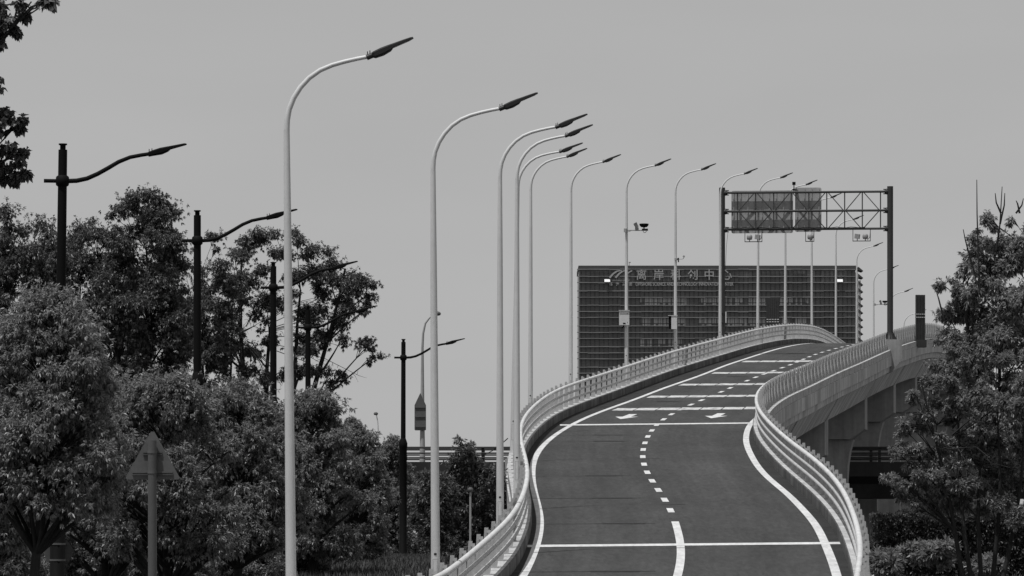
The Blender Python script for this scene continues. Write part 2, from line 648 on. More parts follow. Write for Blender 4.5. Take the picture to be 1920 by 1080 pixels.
prev = None
for D in STB:
    s = deck_section(D)
    if prev is not None:
        n = len(s)
        deck.add(prev + s, [(i, i + 1, n + i + 1, n + i) for i in range(n - 1)] + [(n - 1, 0, n, 2 * n - 1)])
    prev = s
deck.build('deck', M['concrete'], bridge)

for fr, sgn, mm, nm in ((XLR, -1, 'kerb_grime', 'kerb'), (XRR, 1, 'kerb_clean', 'kerb')):
    kb = MB()
    I0 = [off(fr, D, -sgn * 0.2, -0.06) for D in STB]
    I1 = [off(fr, D, -sgn * 0.2, 0.32) for D in STB]
    I2 = [off(fr, D, -sgn * 0.17, 0.35) for D in STB]
    O1 = [off(fr, D, sgn * 0.42, 0.35) for D in STB]
    O0 = [off(fr, D, sgn * 0.42, -0.02) for D in STB]
    O2 = [off(fr, D, sgn * 0.38, -0.02) for D in STB]
    kb.strip(I0, I1)
    kb.strip(I1, I2)
    k = kb.build(nm, M[mm], bridge)
    top = MB()
    top.strip(I2, O1)
    top.strip(O1, O0)
    top.strip(O0, O2)
    k2 = top.build('kerb_top', M['kerb_top'], k)

# open joints between the girder spans
for D in PIERS:
    a, b = deck_section(D - 2.2), deck_section(D - 1.85)
    for q in (a, b):
        for i in range(1, 11):
            q[i].x += 0.012 if i >= 6 else -0.012
            q[i].z -= 0.006
    jm = MB()
    a, b = a[3:9], b[3:9]
    jm.add(a + b, [(i, i + 1, 6 + i + 1, 6 + i) for i in range(5)])
    jm.build('open_joint', M['hole'], bridge)

# solid approach below the deck
ab = MB()
prev = None
for D in np.arange(90, 222, 2.0):
    l, r, z = XLR(D) - 0.40, XRR(D) + 0.40, ZR(D) - 0.8
    s = [Vector((l, D, z)), Vector((l, D, min(z - 0.3, -3.2))), Vector((r, D, min(z - 0.3, -3.2))), Vector((r, D, z))]
    if prev is not None:
        ab.add(prev + s, [(i, i + 1, 5 + i, 4 + i) for i in range(3)])
    prev = s
ab.add(prev, [(0, 1, 2, 3)])
ab.build('abutment', M['pier'], bridge)

for D in PIERS:
    l, r, z = XLR(D) - 0.48, XRR(D) + 0.48, ZR(D) - 2.55
    sl = slope(XRR, D)
    xe0, xe1 = l + 1.28, r - 1.28
    ci, co = xe0 + 1.2, xe1 - 1.2
    gz = -3.2

    def fn(p, t, D=D, sl=sl, xm=(l + r) / 2):
        return Vector((p[0] + t * sl, D + t - (p[0] - xm) * sl, p[1]))

    cap = MB()
    cap.prism([(xe0, z), (xe0, z - 2.1), (ci - 0.25, z - 2.75), (co + 0.25, z - 2.75), (xe1, z - 2.1), (xe1, z)], fn, -1.4, 1.4)
    colm = MB()
    prof = [(0.42, 0.0), (0.22, -0.7), (0.08, -1.6), (0.0, -3.0), (0.0, gz - (z - 2.75))]
    right = [(co + o, z - 2.76 + dz) for o, dz in prof]
    left = [(ci - o, z - 2.76 + dz) for o, dz in prof]
    colm.prism(left + right[::-1], fn, -0.9, 0.9)
    pc = colm.build('pier', M['pier'], bridge)
    cap.build('pier_cap', M['pier'], pc)

# pedestals that carry the gantry posts on the bridge edges
for (X, D, zt, sgn) in ((25.17, 355.0, 12.88, 1), (14.04, 356.4, 12.6, -1)):
    pd = MB()
    sh = [(-0.55, 0), (0.72, 0), (0.72, -1.35), (0.0, -2.2), (-0.55, -2.35)]
    sh = [(u * sgn, v) for u, v in sh]
    if sgn < 0:
        sh = sh[::-1]
    pd.prism(sh, lambda p, t, X=X, D=D, zt=zt: Vector((X + p[0], D + t - p[0] * 0.127, zt + p[1])), -0.75, 0.75)
    pd.build('pedestal', M['pier'], bridge)

# ---------------------------------------------------------------- railings


def post_mesh(sgn, name):
    mb = MB()
    for prof, y in (([(0.03, 0.0), (0.13, 0.0), (0.12, 0.14), (0.085, 1.14), (0.01, 1.14), (0.01, 0.14)], -0.03),
                    ([(0.11, 0.0), (0.245, 0.0), (0.23, 0.14), (0.175, 1.2), (0.075, 1.2), (0.10, 0.14)], 0.03)):
        prof = [(u * sgn, v) for u, v in prof]
        if sgn < 0:
            prof = prof[::-1]
        mb.prism(prof, lambda p, t: Vector((p[0], t, p[1])), y - 0.012, y + 0.012)
    for zc in (0.25, 0.6, 1.08):
        mb.box((0.10 * sgn, 0, zc), (0.03, 0.1, 0.03))
    mb.box((0.15 * sgn, 0, 0.012), (0.32, 0.2, 0.024))
    for zc in (1.02, 0.68, 0.36):
        mb.box((0.035 * sgn, 0, zc), (0.07, 0.09, 0.07))
    return mb.mesh(name, M['post'])


for fr, sgn, lab in ((XLR, -1, "pale three-tube guard railing on the dark kerb along the ramp's left edge"),
                     (XRR, 1, "pale three-tube guard railing along the ramp's right edge, its wide posts seen from outside")):
    rl = thing('guard_railing', lab, 'railing', (fr(114), 114, ZR(114) + 0.35), group='railings along the two edges of the ramp')
    base = Vector(rl.location)
    for zc, rr, nm in ((1.02, 0.075, 'top_rail'), (0.68, 0.055, 'lower_rail'), (0.36, 0.055, 'lower_rail')):
        tb = MB()
        ds = [D for D in np.arange(96, 560, 1.6)]
        tb.tube([off(fr, D, -sgn * 0.045, 0.35 + zc) - base for D in ds], rr, 10)
        # sleeves at the joints
        for D in np.arange(120.5, 330, 13.0):
            tb.tube([off(fr, D, -sgn * 0.045, 0.35 + zc) - base, off(fr, D + 0.14, -sgn * 0.045, 0.35 + zc) - base], rr + 0.006, 10)
        tb.build(nm, M['rail' if nm == 'top_rail' else 'rail_shade'], rl)
    me = post_mesh(sgn, 'post')
    ds = list(np.arange(97.0, 556, 2.75))
    rest = MB()
    for i, D in enumerate(ds):
        pos = off(fr, D, 0, 0.35) - base
        rz = -math.atan(slope(fr, D))
        if i < 100:
            o = link('post', me, rl)
            o.location = pos
            o.rotation_euler = (0, 0, rz)
        else:
            mt = Matrix.Translation(pos) @ Matrix.Rotation(rz, 4, 'Z')
            rest.add([mt @ v.co for v in me.vertices], [tuple(pp.vertices) for pp in me.polygons])
    stuff(rest.build('far_post', M['post'], rl))

# ---------------------------------------------------------------- white street lamps
LH = 12.15
LSHAPE = [(0.0, -1.80), (0.012, -1.6), (0.05, -1.40), (0.14, -1.18), (0.27, -0.98), (0.44, -0.80), (0.65, -0.655), (0.88, -0.56), (1.12, -0.495), (1.37, -0.44), (1.60, -0.40)]


def make_lamp():
    root = link('street_lamp', None)
    mb = MB()
    mb.tube([(0, 0, 0.03), (0, 0, 4), (0, 0, 8), (0, 0, LH - 1.8)], [0.112, 0.095, 0.076, 0.058], 14)
    mb.build('pole', M['white'], root)
    mb = MB()
    pts = [(x, 0, LH + z) for x, z in LSHAPE]
    mb.tube(pts, [0.058 - 0.019 * i / (len(pts) - 1) for i in range(len(pts))], 12)
    mb.build('arm', M['white'], root)
    mb = MB()
    mb.box((0, 0, 0.015), (0.42, 0.42, 0.03), bevel=0.04)
    for sx in (-1, 1):
        for sy in (-1, 1):
            mb.lathe([(0.02, 0.03), (0.02, 0.09)], (sx * 0.16, sy * 0.16, 0), 6)
    mb.build('base_plate', M['white'], root)
    # head: socket, thick driver housing, then a thin blade
    ax = Vector((0.93, 0, 0.37)).normalized()
    up = Vector((-ax.z, 0, ax.x))
    o0 = Vector((1.56, 0, LH - 0.415))

    def hp(s, y, v):
        return o0 + ax * s + Vector((0, y, 0)) + up * v
    mb = MB()
    mb.tube([hp(-0.02, 0, 0), hp(0.14, 0, 0)], 0.055, 10)
    secs = [(0.10, 0.06, -0.05, 0.045), (0.14, 0.085, -0.075, 0.06), (0.30, 0.10, -0.085, 0.07), (0.46, 0.11, -0.06, 0.065),
            (0.52, 0.115, -0.02, 0.06), (0.75, 0.115, -0.012, 0.05), (0.90, 0.11, -0.006, 0.04), (0.95, 0.07, 0.0, 0.03)]
    rings = []
    for s, w, lo, hi in secs:
        rings.append([hp(s, -w, lo * 0.5), hp(s, -w * 0.7, lo), hp(s, w * 0.7, lo), hp(s, w, lo * 0.5), hp(s, w, hi * 0.6), hp(s, w * 0.6, hi), hp(s, -w * 0.6, hi), hp(s, -w, hi * 0.6)])
    for a, b in zip(rings[:-1], rings[1:]):
        mb.add(a + b, [(k, (k + 1) % 8, 8 + (k + 1) % 8, 8 + k) for k in range(8)])
    mb.add(rings[0], [tuple(range(7, -1, -1))])
    mb.add(rings[-1], [tuple(range(8))])
    for s in (0.03, 0.08):
        mb.box(hp(s, 0, 0.075), (0.018, 0.018, 0.06))
    h = mb.build('lamp_head', M['head'], root)
    mb = MB()
    mb.add([hp(0.55, -0.085, -0.02), hp(0.55, 0.085, -0.02), hp(0.88, 0.085, -0.012), hp(0.88, -0.085, -0.012)], [(0, 1, 2, 3)])
    mb.build('lens', M['lens'], h)
    # access door on the pole foot
    mb = MB()
    vs = []
    for k in range(12):
        a = 2 * math.pi * k / 12
        vs.append((0.036 * math.cos(a), -0.114 + 0.004 * abs(math.cos(a)) * 2, 1.42 + 0.024 * math.sin(a)))
    mb.add(vs, [tuple(range(12))])
    mb.build('access_hole', M['hole'], root)
    mb = MB()
    for a in ((-0.06, 0.7, -0.055, 1.3), (0.055, 0.7, 0.06, 1.3), (-0.055, 0.7, 0.055, 0.705), (-0.055, 1.295, 0.055, 1.3)):
        mb.add([(a[0], -0.112, a[1]), (a[2], -0.112, a[1]), (a[2], -0.112, a[3]), (a[0], -0.112, a[3])], [(0, 1, 2, 3)])
    mb.build('access_door', M['head'], root)
    return root


LAMPS = [  # tip px, tip py, distance, lean in degrees, label
    (777, 70, 102.0, -0.55, "nearest and largest white curved street lamp, rising in front of the left trees"),
    (1010, 173, 123.7, -0.35, "second nearest white curved street lamp, standing where the left railing leaves the frame"),
    (1103, 212, 148.7, 0.0, "third nearest white curved street lamp, its foot just behind the left railing's top tube"),
    (1113, 232, 171.1, 0.0, "fourth nearest white curved street lamp, its pole overlapping the leaning one behind"),
    (1094, 264, 203.7, 1.15, "white curved street lamp leaning right, partly hidden behind the fourth lamp's pole"),
    (1102, 277, 230.4, 0.1, "sixth nearest white curved street lamp, just right of the overlapping pair of poles"),
    (1165, 289, 259.5, 0.1, "white curved street lamp standing against the sky just left of the office block"),
    (1259, 297, 289.9, 0.0, "white curved street lamp carrying a pale cabinet and an arm with a black dome"),
    (1343, 305, 319.0, 0.0, "white curved street lamp carrying a half-dark cabinet and one tiny camera"),
    (1421, 315, 348.0, 0.15, "white curved street lamp overlapping the gantry's left post"),
    (1487, 321, 377.0, 0.3, "white curved street lamp rising above the gantry's wide sign panel, nearest behind it"),
    (1533, 329, 405.0, 0.1, "white curved street lamp whose head shows just right of the mast camera on the gantry"),
    (1578, 362, 434.0, -0.1, "white curved street lamp below the narrow sign panel, in front of the office block"),
    (1620, 403, 463.0, 0.0, "white curved street lamp showing through the open truss bays of the gantry"),
    (1656, 454, 492.0, 0.0, "white curved street lamp at the office block's right corner, beyond the hump"),
    (1685, 497, 521.0, 0.0, "white curved street lamp with a camera arm just left of the gantry's right post"),
    (1712, 540, 550.0, 0.0, "small distant white street lamp emerging right of the gantry's right post"),
    (1737, 580, 579.0, 0.0, "farthest white street lamp, almost hidden behind the dark panel on the right railing"),
]
lamp0 = make_lamp()
LP = []
for i, (px, py, D, lean, lab) in enumerate(LAMPS):
    o = lamp0 if i == 0 else dup(lamp0)
    tip = at(px, py, D)
    th = math.atan(slope(XLR, D)) if D > 150 else 0.0
    X = tip.x - 2.46 * math.cos(th) - math.sin(R(lean)) * LH
    zb = min(tip.z + 0.02 - LH, ZR(D) + 0.30)
    o.location = (X, D, zb)
    o.rotation_euler = (0, R(lean), -th)
    tag(o, lab, 'street lamp', "white curved street lamps along the ramp's left edge")
    LP.append(Vector((X, D, zb)))
    # the bridge's concrete bracket that carries the lamp
    br = MB()
    xe = XLR(D) - 0.35
    if D > 110:
        x0 = min(X - 0.3, xe - 0.1)
        br.box(((x0 + xe) / 2, D, zb - 0.45), (xe - x0, 0.9, 0.88))
        br.build('lamp_bracket', M['concrete'], bridge)
    else:
        br.box((X, D, zb - 0.26), (0.7, 0.7, 0.5))
        o2 = br.build('lamp_footing', M['concrete'])
        tag(o2, "square concrete footing under the nearest white street lamp", 'footing')

# camera arms on lamps


def camera_arm(px, py, D, label, big=True):
    base = at(px, py, D)
    r = thing('traffic_camera', label, 'traffic camera', base, group='camera arms on the lamp poles' if big else None)
    if big:
        L = 1.22
        mb = MB()
        mb.bar((0.07, 0, 0), (L, 0, 0), 0.05, 0.05)
        mb.bar((0.07, 0, -0.10), (0.30, 0, -0.02), 0.03, 0.03)
        mb.tube([(0, 0, -0.1), (0, 0, 0.1)], 0.098, 10)
        mb.build('arm', M['camera'], r)
        mb = MB()
        rot = Matrix.Rotation(R(-28), 3, 'Y')
        mb.box((0.57, 0, 0.28), (0.19, 0.22, 0.26), rot, 0.03)
        mb.box((0.53, -0.02, 0.40), (0.16, 0.3, 0.03), rot)
        mb.box((0.61, 0, 0.09), (0.2, 0.14, 0.14))
        mb.build('camera', M['camera'], r)
        mb = MB()
        mb.lathe([(0.03, 0.06), (0.035, 0.16), (0.16, 0.18), (0.23, 0.25), (0.255, 0.33), (0.255, 0.36), (0.2, 0.37)], (1.0, 0, 0), 16)
        mb.build('dome', M['hole'], r)
        mb = MB()
        mb.box((1.05, 0, 0.05), (0.33, 0.12, 0.09))
        mb.tube([(0.95 + 0.09 * (1 - math.cos(a)), 0, -0.02 - 0.10 * math.sin(a)) for a in np.linspace(0, math.pi, 9)], 0.014, 6)
        mb.build('cable_loop', M['head'], r)
    else:
        mb = MB()
        mb.tube([(0.05, 0, 0), (0.36, 0, 0.01), (0.43, 0, 0.04), (0.45, 0, 0.12)], 0.018, 8)
        mb.tube([(0, 0, -0.06), (0, 0, 0.06)], 0.1, 10)
        mb.build('arm', M['camera'], r)
        mb = MB()
        mb.box((0.45, -0.03, 0.17), (0.12, 0.22, 0.09), Matrix.Rotation(R(25), 3, 'Y'), 0.02)
        mb.build('camera', M['camera'], r)
        mb = MB()
        mb.box((0.13, -0.02, -0.05), (0.07, 0.1, 0.26))
        mb.build('junction_box', M['head'], r)
    return r


camera_arm(1173, 432, 289.75, "camera arm with black dome on the lamp left of the office block's logo centre")
camera_arm(1640, 571, 520.8, "distant camera arm with black dome, just left of the gantry's right post")
camera_arm(1268, 486, 318.85, "tiny single camera on a bent arm, on the lamp above the cabinet with dark side", big=False)

c1 = thing('control_cabinet', "pale square control cabinet strapped to the lamp with the black dome", 'control cabinet', at(1170.5, 610, 289.6))
mb = MB()
mb.box((0, 0, 0.40), (0.55, 0.22, 0.78), None, 0.012)
mb.build('body', M['cabinet'], c1)
mb = MB()
mb.box((0, -0.02, 0.805), (0.6, 0.3, 0.025))
mb.build('hood', M['cabinet'], c1)
mb = MB()
mb.box((0.0, -0.114, 0.10), (0.14, 0.01, 0.07))
mb.box((0.17, -0.114, 0.16), (0.025, 0.01, 0.05))
mb.box((0.17, -0.114, 0.62), (0.025, 0.01, 0.05))
mb.build('latch', M['hole'], c1)
mb = MB()
mb.tube([(-0.02, 0, 0.02), (-0.04, -0.02, -0.06), (-0.12, -0.02, -0.14)], 0.04, 8)
mb.build('cable', M['hole'], c1)
c2 = thing('control_cabinet', "control cabinet with a dark left side under the tiny single camera", 'control cabinet', at(1261.5, 617, 318.6))
mb = MB()
mb.box((0.08, 0, 0.39), (0.34, 0.3, 0.78), Matrix.Rotation(R(0), 3, 'Z'), 0.01)
mb.build('body', M['cabinet'], c2)
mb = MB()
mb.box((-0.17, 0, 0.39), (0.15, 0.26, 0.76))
mb.build('dark_side', M['hole'], c2)  # near-black block forming the cabinet's left side
mb = MB()
mb.box((0.0, -0.01, 0.80), (0.56, 0.34, 0.03))
mb.build('hood', M['cabinet'], c2)

# ---------------------------------------------------------------- sign gantry
GL, GR = Vector((14.04, 356.4, 12.6)), Vector((25.17, 355.0, 12.88))
gan = thing('sign_gantry', "dark steel truss gantry spanning the ramp, seen from behind", 'gantry', (GL.x, GL.y, 0), math.atan2(GR.y - GL.y, GR.x - GL.x))
gl = (GR - GL).to_2d().length
for x, zb in ((0, GL.z), (gl, GR.z)):
    mb = MB()
    mb.tube([(x, 0, zb), (x, 0, 23.1)], 0.20, 20)
    pst = mb.build('post', M['steel'], gan)
    mb = MB()
    mb.lathe([(0.46, 0.0), (0.46, 0.05), (0.24, 0.06), (0.215, 0.5)], (x, 0, zb), 20)
    for k in range(8):
        a = math.pi * k / 4
        c, s = math.cos(a), math.sin(a)
        mb.add([(x + c * 0.19, s * 0.19, zb + 0.05), (x + c * 0.44, s * 0.44, zb + 0.05), (x + c * 0.19, s * 0.19, zb + 0.55)], [(0, 1, 2)])
    mb.build('foot_flange', M['steel'], pst)
BZ = (22.75, 21.5, 20.29)


def gx(px):
    return (px - 1354.0) / (1669.0 - 1354.0) * gl


for z in BZ:
    mb = MB()
    mb.tube([(0.28, -0.02, z), (gl - 0.28, -0.02, z)], 0.078, 12)
    for xa, xb in ((0.1, 0.36), (gl - 0.36, gl - 0.1)):
        mb.tube([(xa, -0.02, z), (xb, -0.02, z)], 0.14, 12)
        for k in range(6):
            a = math.pi * k / 3
            xm = xb if xa < 2 else xa
            mb.tube([(xm - 0.09, -0.02 + 0.17 * math.cos(a), z + 0.17 * math.sin(a)), (xm + 0.09, -0.02 + 0.17 * math.cos(a), z + 0.17 * math.sin(a))], 0.03, 6)
        mb.tube([((xa + xb) / 2 - 0.04, -0.02, z), ((xa + xb) / 2 + 0.04, -0.02, z)], 0.2, 12)
    mb.build('beam', M['steel'], gan)
VX = [gx(p) for p in (1383, 1417, 1451, 1484, 1517, 1550.5, 1584, 1617, 1651)]
for x in VX:
    mb = MB()
    mb.bar((x, 0, BZ[0]), (x, 0, BZ[2]), 0.075, 0.075)
    mb.build('upright', M['steel'], gan)
for row in (0, 1):
    for i in range(8):
        a_top = (i % 2 == 1) if row == 0 else (i % 2 == 0)
        xa, xb = VX[i], VX[i + 1]
        za, zb = (BZ[row], BZ[row + 1]) if a_top else (BZ[row + 1], BZ[row])
        mb = MB()
        mb.bar((xa + 0.06, -0.055, za), (xb - 0.06, -0.055, zb), 0.06, 0.06)
        mb.build('brace', M['steel'], gan)
# wiring draped on the bottom beam
mb = MB()
mb.tube([(0.3 + k * (gl - 2.0) / 30, -0.11, BZ[2] + 0.09 + 0.03 * math.sin(k * 1.9)) for k in range(31)], 0.022, 6)
mb.tube([(0.42, -0.1, BZ[2]), (0.30, -0.12, 19.2), (0.24, -0.2, 17.6)], 0.012, 5)
mb.build('wiring', M['hole'], gan)
gmat = gan.matrix_basis.copy()
gan_rot = gan.rotation_euler[2]


def gantry_pt(x, y, z):
    c, s = math.cos(gan_rot), math.sin(gan_rot)
    return Vector((GL.x + c * x - s * y, GL.y + s * x + c * y, z))


def sign_panel(x0, x1, y0, y1, ribs, label):
    xa, xb = gx(x0), gx(x1)
    zt, zb = (HOR - y0) * 0.03555, (HOR - y1) * 0.03555
    r = thing('traffic_sign', label, 'traffic sign', gantry_pt((xa + xb) / 2, 0.22, zb), gan_rot, 'sign panels on the gantry')
    w, h = xb - xa, zt - zb
    mb = MB()
    rr = 0.12
    ring = []
    for cx, cz, a0 in ((w / 2 - rr, rr, -90), (w / 2 - rr, h - rr, 0), (-w / 2 + rr, h - rr, 90), (-w / 2 + rr, rr, 180)):
        for k in range(5):
            a = R(a0 + 22.5 * k)
            ring.append((cx + rr * math.cos(a), cz + rr * math.sin(a)))
    mb.prism(ring, lambda p, t: Vector((p[0], t, p[1])), 0.0, 0.04)
    mb.build('panel', M['signback'], r)
    for k in range(ribs):
        x = -w / 2 + 0.16 + (w - 0.32) * k / (ribs - 1)
        mb = MB()
        mb.box((x, -0.024, h / 2), (0.05, 0.045, h - 0.12))
        mb.build('stiffener', M['signback'], r)
    return r


sign_panel(1371, 1487, 356, 436, 9, "wide sign panel on the gantry seen from its ribbed back")
sign_panel(1490.5, 1540, 351, 434, 4, "narrow taller sign panel on the gantry, right of the wide one")


def camera_frame(x0, x1, cams, label):
    xa, xb = gx(x0), gx(x1)
    w = xb - xa
    r = thing('traffic_camera', label, 'traffic camera', gantry_pt((xa + xb) / 2, -0.02, 19.47), gan_rot, 'camera frames hanging under the gantry')
    mb = MB()
    h = 0.78
    for sx in (-1, 1):
        mb.bar((sx * w / 2, 0, 0), (sx * w / 2, 0, h), 0.04, 0.04)
    mb.bar((-w / 2 - 0.02, 0, 0), (w / 2 + 0.02, 0, 0), 0.04, 0.05)
    mb.build('hanger', M['hole'], r)
    for (x, kind) in cams:
        mb = MB()
        if kind == 'ball':
            mb.lathe([(0.06, -0.18), (0.16, -0.16), (0.19, -0.05), (0.19, 0.06), (0.15, 0.16), (0.07, 0.18)], (x, -0.05, 0.3), 12)
            mb.box((x, -0.02, 0.08), (0.06, 0.06, 0.14))
        else:
            mb.box((x, -0.05, 0.31), (0.36, 0.3, 0.3), Matrix.Rotation(R(8), 3, 'Y'), 0.05)
            mb.box((x, -0.02, 0.08), (0.06, 0.06, 0.14))
        mb.build('camera', M['camera'], r)
    mb = MB()
    mb.tube([(w / 2, -0.03, 0.6), (w / 2 - 0.03, -0.04, 0.25), (w / 2 - 0.2, -0.04, 0.06)], 0.02, 6)
    mb.build('cable', M['hole'], r)


camera_frame(1397, 1429, [(-0.26, 'ball'), (0.28, 'box')], "camera frame hanging below the gantry's wide sign panel")
camera_frame(1511, 1526.5, [(0.03, 'ball')], "single-camera frame hanging below the gantry's narrow sign panel")
camera_frame(1599.5, 1632, [(-0.29, 'box'), (0.25, 'ball')], "two-camera frame hanging from the gantry's open bays near its right post")

mc = thing('mast_camera', "small dark camera on a short mast above the gantry between the two panels", 'camera', gantry_pt(gx(1489), 0, 22.8), gan_rot)
mb = MB()
mb.bar((0, 0, 0), (0, 0, 0.45), 0.06, 0.06)
mb.box((0, 0, 0.12), (0.2, 0.15, 0.1))
mb.build('mast', M['hole'], mc)
mb = MB()
mb.box((0, -0.02, 0.54), (0.21, 0.25, 0.2), None, 0.02)
mb.build('housing', M['hole'], mc)

sb = thing('strip_light', "short pale light strip clamped beside the gantry's left post", 'light', gantry_pt(0.2, -0.24, 14.0), gan_rot)
mb = MB()
mb.box((0.08, 0, 0.42), (0.07, 0.08, 0.72), None, 0.015)
mb.build('housing', M['cabinet'], sb)
mb = MB()
for z in (0.1, 0.72):
    mb.box((-0.06, 0.03, z), (0.3, 0.05, 0.04))
mb.build('clamp', M['steel'], sb)

# dark ribbed panels on the two railings


def ribbed_panel(px, w, py0, py1, D, rz, label):
    top, bot = at(px, py0, D), at(px, py1, D)
    h = top.z - bot.z
    r = thing('ribbed_panel', label, 'sign', bot, rz, 'dark ribbed panels outside the railings')
    mb = MB()
    mb.box((0, 0, h / 2), (w, 0.14, h))
    mb.build('board', M['panel'], r)
    n = 6
    for k in range(n):
        mb = MB()
        mb.box((-w / 2 + w * (k + 0.5) / n, -0.092, h / 2 + 0.01), (w / n * 0.35, 0.04, h))
        mb.build('rib', M['panel'], r)
    mb = MB()
    for z in (h * 0.30, h * 0.37) if py1 < 625 else (h * 0.50, h * 0.57):
        for k in range(5):
            mb.box((-w / 2 + w * (k + 0.5) / 5, -0.125, z), (w / 5 * 0.7, 0.02, 0.05))
    mb.build('tie_strip', M['rail'], r)
    mb = MB()
    mb.box((0, 0.12, -0.28), (w + 0.1, 0.8, 0.55))
    mb.build('bracket', M['steel'], r)
    return r


ribbed_panel(1725.5, 0.70, 553, 637, 386.0, R(10), "tall dark ribbed panel outside the right railing, right of the gantry")
ribbed_panel(1449, 0.98, 558, 623, 399.0, R(-4), "dark ribbed panel outside the left railing, in front of the office block")

# ---------------------------------------------------------------- office block
DB = 1090.0
SB = DB / FPX


def bx(px):
    return (px - 960) * SB


def bz(py):
    return (HOR - py) * SB


bld = thing('office_block', "wide dark glass office block with thin pale louvre lines behind the ramp", 'building', (bx(1345), DB, -1.0))
B0 = Vector(bld.location)
x0, x1, zt = bx(1086) - B0.x, bx(1604) - B0.x, bz(498) - B0.z
mb = MB()
mb.box(((x0 + x1) / 2, 14, zt / 2 - 0.4), (x1 - x0, 28, zt - 0.8))
mb.build('facade', M['glass'], bld)
mb = MB()
mb.box(((x0 + x1) / 2, 14, zt - 0.45), (x1 - x0 + 0.3, 28.3, 0.9))
mb.build('parapet', M['parapet'], bld)
lines = [505.3, 518.5, 530, 545.5, 557.3, 572.7, 584.3, 595.3, 611.5, 623.3, 634.4, 650.2, 661.6, 673, 688.5, 700, 711.5, 727, 738.5, 750, 765.5, 777, 788.5, 804]
rr = random.Random(5)
for py in lines:
    mb = MB()
    z = bz(py) - B0.z
    k = 26
    for q in range(k):      # louvre blades, slightly uneven as hung
        xa = x0 - 0.45 + (x1 - x0 + 0.5) * q / k
        xb = x0 - 0.45 + (x1 - x0 + 0.5) * (q + 1) / k
        mb.box(((xa + xb) / 2, -0.3, z + rr.uniform(-0.05, 0.05)), (xb - xa - 0.02, 0.5, 0.15 + rr.uniform(-0.03, 0.04)))
    mb.build('louvre', M['louvre'], bld)
mb = MB()
px = 1090.0
while px < 1604:
    mb.box((bx(px) - B0.x, -0.05, zt / 2 - 0.5), (0.11, 0.12, zt - 1.2))
    px += 8.45
mb.build('mullion', M['parapet'], bld)
for (pa, pb) in ((1199, 1283), (1310, 1396), (1402, 1434), (1462, 1513)):
    for (ya, yb) in ((557.9, 572.0), (596.0, 611.0), (635.0, 649.6)):
        mb = MB()
        px = pa
        while px < pb:
            w = rr.choice((4.2, 5.0, 5.6))
            if pb - pa < 40 or rr.random() < 0.86:
                za, zb = bz(ya + rr.uniform(0.2, 0.8)) - B0.z, bz(yb - rr.choice((0.3, 0.3, 3.5))) - B0.z
                mb.box((bx(px + w / 2) - B0.x, -0.03, (za + zb) / 2), (w * SB * 0.86, 0.05, za - zb))
            px += w
        mb.build('window_blinds', M['glass_l'], bld)
        mb = MB()
        mb.box((bx((pa + pb) / 2) - B0.x, -0.08, bz(yb - 4.2) - B0.z), ((pb - pa) * SB, 0.05, 0.14))
        mb.build('blind_rail', M['parapet'], bld)
for (pa, pb, ya, yb) in ((1104, 1146, 505.9, 511), (1190, 1288, 505.9, 511), (1290, 1340, 507, 519), (1372, 1410, 509, 522), (1417, 1512, 505.9, 513), (1420, 1490, 517, 521), (1512, 1530, 506, 529), (1540, 1590, 507, 529), (1155, 1190, 512, 529), (1222, 1262, 512, 527)):
    mb = MB()
    px = pa
    while px < pb - 1:
        w = min(8.45, pb - px)
        mb.box((bx(px + w / 2) - B0.x, -0.025, (bz(ya) + bz(yb)) / 2 - B0.z), (w * SB - 0.12, 0.04, bz(ya) - bz(yb)))
        px += w
    mb.build('painted_reflection', M['glass_sky'], bld)  # panes coloured lighter to imitate reflected sky
mb = MB()
mb.box((x1 + 0.27, 14, zt / 2 - 0.7), (0.56, 28.0, zt - 1.4))
mb.build('corner_column', M['bcol'], bld)
for i, py in enumerate(np.arange(503, 800, 13.2)):
    mb = MB()
    z = bz(py) - B0.z
    mb.add([(x1 + 0.6, -0.3, z + 0.3), (x1 + 1.55, -0.3, z - 0.5), (x1 + 1.55, 6, z - 0.5), (x1 + 0.6, 6, z + 0.3),
            (x1 + 0.6, -0.3, z - 0.35), (x1 + 1.55, -0.3, z - 0.62), (x1 + 1.55, 6, z - 0.62), (x1 + 0.6, 6, z - 0.35)],
           [(0, 1, 2, 3), (4, 7, 6, 5), (0, 4, 5, 1), (1, 5, 6, 2), (2, 6, 7, 3), (3, 7, 4, 0)])
    mb.build('side_fin', M['parapet'], bld)
mb = MB()
mb.box((x1 + 0.83, 4, zt / 2 - 1.5), (0.5, 8, zt - 3))
mb.build('side_screen', M['bcol'], bld)
for px in (1138.5, 1574.5):  # plates added and tilted towards the sun to imitate two glints
    mb = MB()
    mb.box((bx(px) - B0.x, -0.75, bz(526.5) - B0.z), (1.15, 0.9, 0.05), Matrix.Rotation(R(40), 3, 'X'))
    mb.build('glint_plate', M['glint'], bld)
mb = MB()
mb.tube([(bx(1180.5) - B0.x, 4, zt), (bx(1180.5) - B0.x, 4, zt + 0.9)], 0.06, 6)
mb.box((bx(1181.5) - B0.x, 4, zt + 0.85), (0.4, 0.3, 0.2))
mb.build('roof_mast', M['louvre'], bld)


